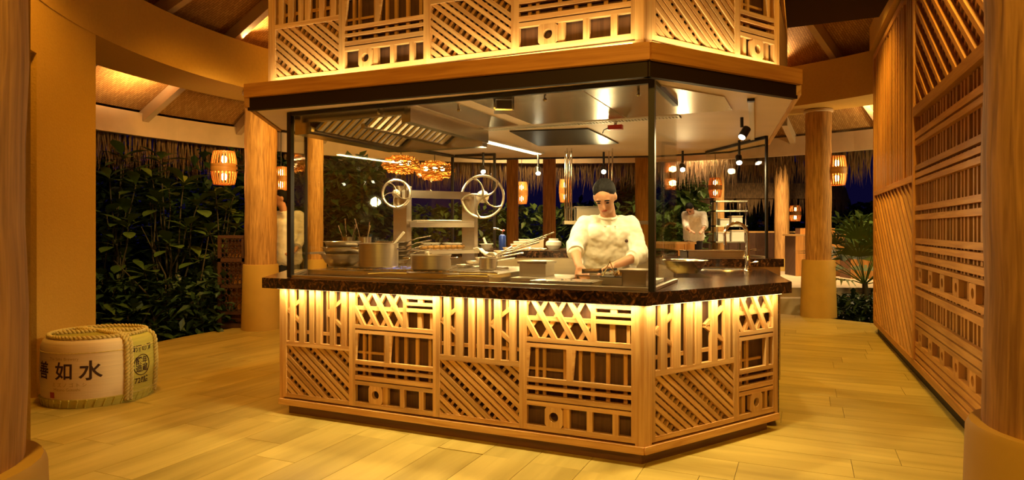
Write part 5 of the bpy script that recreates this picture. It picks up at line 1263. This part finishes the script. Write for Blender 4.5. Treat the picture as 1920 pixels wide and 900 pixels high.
# fan palm
fpb = Vector((5.62, 10.45, -0.15)); fp = thing('fan_palm', 'green fan palm beside the lattice wall and right column', 'palm', fpb)
MB().tube([fpb, fpb + Vector((0.02, 0, 0.35)), fpb + Vector((0, 0, 0.6))], [0.06, 0.05, 0.04], 10).build('stem', STEM, fp)
for k in range(22):
    a = 2 * PI * k / 11 + R.uniform(-.2, .2); el = R.uniform(0.15, 1.25); d = Vector((math.cos(a) * math.cos(el), math.sin(a) * math.cos(el), math.sin(el))); b0 = fpb + Vector((0, 0, 0.58)); e2 = b0 + d * R.uniform(0.45, 0.85)
    m = MB(); m.tube([b0, b0.lerp(e2, .5) + Vector((0, 0, .03)), e2], [0.010, 0.008, 0.006], 6)
    s_ = d.cross(Vector((0, 0, 1))).normalized(); u_ = s_.cross(d).normalized()
    for j in range(11):
        f = (j - 5) / 5 * 1.35; dd = d * math.cos(f) + s_ * math.sin(f); L = R.uniform(0.46, 0.60) * (1 - 0.12 * abs(f)); w = u_.cross(dd).normalized() * 0.027; mp_ = e2 + dd * L * 0.55 + u_ * 0.02; m.add([e2 - w * 0.3, e2 + w * 0.3, mp_ + w, e2 + dd * L - u_ * 0.10, mp_ - w], [(0, 1, 2, 4), (4, 2, 3)])
    m.build('frond', LEAF if k % 2 else LEAFY, fp)
# carved stand
cs = Vector((at(441, 0, 8.75).x - 0.02, 8.85, -0.15)); st = thing('carved_stand', 'dark wooden stand with pierced fretwork beside the left column', 'stand', cs)
w = 0.36
for sx in (-1, 1):
    for sy in (-1, 1): MB().box(cs + Vector((sx * (w / 2 - 0.02), sy * (w / 2 - 0.02), 0.67)), (0.04, 0.04, 1.34)).build('leg', DARKW, st)
for z_, h_ in ((1.355, 0.04), (1.05, 0.05), (0.70, 0.04), (0.35, 0.04), (0.10, 0.20)): MB().box(cs + Vector((0, 0, z_)), (w, w, h_)).build('shelf_board', DARKW, st)
for z0_, z1_, nx, nz in ((1.08, 1.33, 6, 4), (0.72, 1.02, 5, 4), (0.38, 0.68, 4, 3)):
    m = MB(); fr_ = Fr((cs.x - w / 2 + 0.04, cs.y - w / 2 + 0.012, 0), (1, 0, 0), (0, 1, 0))
    for i in range(nx):
        for j in range(nz):
            cx_, cz_ = (w - 0.08) * (i + 0.5) / nx, cs.z + z0_ + (z1_ - z0_) * (j + 0.5) / nz; rx_, rz_ = (w - 0.08) / nx * 0.5, (z1_ - z0_) / nz * 0.5
            m.tube([fr_.p(cx_ + rx_ * math.cos(2 * PI * q / 10), 0, cz_ + rz_ * math.sin(2 * PI * q / 10)) for q in range(10)], 0.0075, 5, closed=True)
    tag(m.build('fretwork', DARKW, st), kind='stuff')
MB().box(cs + Vector((0, 0.09, 0.7)), (w - 0.06, 0.02, 1.2)).build('back_board', CEDAR, st)

# ------------------------------------------------------------------ terrace beyond
tag(MB().box((8.0, 17.4, TZ / 2 - 0.1), (14.0, 12.2, TZ + 0.2)).build('floor_terrace', STONE), 'pale raised terrace beyond the right column', kind='structure')
for (lb, x0, x1, y0, y1, z1) in (('lower pale stone step left of the right column', 2.6, 4.95, 10.95, 11.32, 0.15),):
    tag(MB().box(((x0 + x1) / 2, (y0 + y1) / 2, z1 / 2 - 0.08), (x1 - x0, y1 - y0 - 0.02, z1 + 0.16)).build('stone_step', STONE), lb, 'step')
for px, Y, d, lb in ((1346, 16.0, 0.15, 'far timber column on the terrace behind the steel service shelf'), (1466, 16.0, 0.17, 'far timber column on the terrace left of the right plinth column')):
    column((px - CX) / F * Y, Y, lb, d, d + 0.05, 3.3, TZ + 0.3, TZ)
hp_ = thing('thatched_hut', 'distant thatched shelter roof beyond the terrace', 'hut', (6.4, 20.5, TZ))
MB().lathe((6.4, 20.5, 0), [(3.6, 2.15), (3.7, 2.1), (3.6, 2.5), (0.1, 4.6)], 40, caps=False).build('roof', THATCH, hp_)
m = MB()
for i in range(1400):
    a = R.random() * 2 * PI; p = Vector((6.4 + 3.65 * math.cos(a), 20.5 + 3.65 * math.sin(a), 2.3)); s_ = Vector((-math.sin(a), math.cos(a), 0)) * 0.03; m.add([p - s_, p + s_, p + s_ * R.uniform(-3, 3) - Vector((0, 0, R.uniform(0.3, 0.7)))], [(0, 1, 2)])
tag(m.build('thatch_ends', THATCH, hp_), kind='stuff')
for a in (0.6, 2.2, 3.9, 5.5): MB().tube([(6.4 + 3.1 * math.cos(a), 20.5 + 3.1 * math.sin(a), z_) for z_ in (TZ, 2.5)], 0.08, 10).build('post', PALM, hp_)
def woodbox(name, label, cat, c, w, d, h, top=True, n=6, mat=CEDAR):
    c = Vector(c); t = thing(name, label, cat, c); MB().box(c + Vector((0, 0, h / 2)), (w - 0.03, d - 0.03, h)).build('carcass', BACK, t)
    for k in range(n): MB().box(c + Vector((-w / 2 + w * (k + 0.5) / n, -d / 2, h / 2)), (w / n - 0.008, 0.03, h)).build('board', mat, t)
    if top: MB().box(c + Vector((0, 0, h + 0.02)), (w * 1.05, d * 1.06, 0.04)).build('top', PINE, t)
    return t
woodbox('host_counter', 'wooden host counter with boarded front left of the right column', 'counter', (6.62, 14.4, TZ), 1.05, 0.6, 0.86)
b2 = woodbox('upper_ledge', 'small wooden box on top of the host counter', 'box', (6.66, 14.45, TZ + 0.90), 0.75, 0.3, 0.13, False)
woodbox('wooden_bench', 'low wooden bench behind the fan palm', 'bench', (7.25, 13.6, TZ), 0.7, 0.5, 0.42)
bb = woodbox('back_bar', 'long back bar with pale timber top under the far columns', 'counter', (5.5, 17.0, TZ), 3.2, 0.7, 0.92, True, 14, DARKW)
woodbox('timber_counter', 'low timber counter seen through the corner glass', 'counter', (2.95, 13.0, TZ), 1.2, 0.5, 0.72, True, 6)
ss = thing('service_shelf', 'steel service shelf with pale containers behind the taps', 'shelf', (4.95, 15.0, TZ))
for x in (4.62, 5.28):
    for y in (14.8, 15.2): MB().tube([(x, y, TZ), (x, y, 1.95)], 0.018, 8).build('upright', CHROME, ss)
for z_ in (1.02, 1.38, 1.72, 1.94): MB().box((4.95, 15.0, z_), (0.72, 0.46, 0.03)).build('shelf_plate', STEEL, ss)
for k, (x, z_, w, h, lb) in enumerate(((4.78, 1.036, 0.26, 0.2, 'pale storage tub low on the service shelf, left'), (5.10, 1.036, 0.28, 0.24, 'pale storage tub low on the service shelf, right'), (5.08, 1.396, 0.24, 0.2, 'cream storage tub in the middle of the service shelf'), (4.80, 1.396, 0.2, 0.14, 'small white tub in the middle of the service shelf'))):
    t = thing('storage_tub', lb, 'tub', (x, 14.95, z_)); MB().box((x, 14.95, z_ + h / 2), (w, 0.3, h)).build('body', WHITE, t); MB().box((x, 14.95, z_ + h + 0.008), (w * 1.05, 0.32, 0.016)).build('lid', CREAM, t)
wb_ = thing('wicker_basket', 'pale wicker basket beside the fan palm', 'basket', (7.35, 12.2, TZ)); MB().lathe((7.35, 12.2, TZ), [(0.17, 0), (0.21, 0.2), (0.2, 0.42), (0.18, 0.42), (0.19, 0.2), (0.15, 0.02)], 20, caps=False).build('body', RATTAN, wb_)
# unseen lamps added to brighten garden, terrace and the beam at back left
lamp('SPOT', (-1.6, 8.7, 2.75), 130, ORANGE, (-3.4, 10.4, 2.4), 0.1, 150, 0.8)
lamp('SPOT', (-1.9, 9.2, 2.9), 120, (1.0, 0.66, 0.22), (-3.2, 12.0, 1.2), 0.1, 110, 0.8)
lamp('SPOT', (-2.6, 6.6, 3.0), 260, (1.0, 0.64, 0.2), (-4.5, 9.2, 1.5), 0.1, 70, 0.9)
lamp('POINT', (6.4, 9.2, 1.9), 110, (1.0, 0.74, 0.3), size=0.1)
lamp('SPOT', (5.7, 14.2, 3.4), 800, (1.0, 0.68, 0.32), (5.9, 14.6, 0.3), 0.1, 140, 0.8)
lamp('SPOT', (3.6, 12.4, 3.0), 420, (1.0, 0.72, 0.36), (3.8, 13.6, 0.8), 0.1, 130, 0.8)
lamp('SPOT', (7.5, 12.4, 3.0), 330, (1.0, 0.66, 0.26), (7.0, 13.0, 0.3), 0.1, 140, 0.8)
lamp('SPOT', (0.4, 11.6, 2.9), 200, (1.0, 0.68, 0.3), (0.3, 13.2, 0.8), 0.1, 150, 0.8)
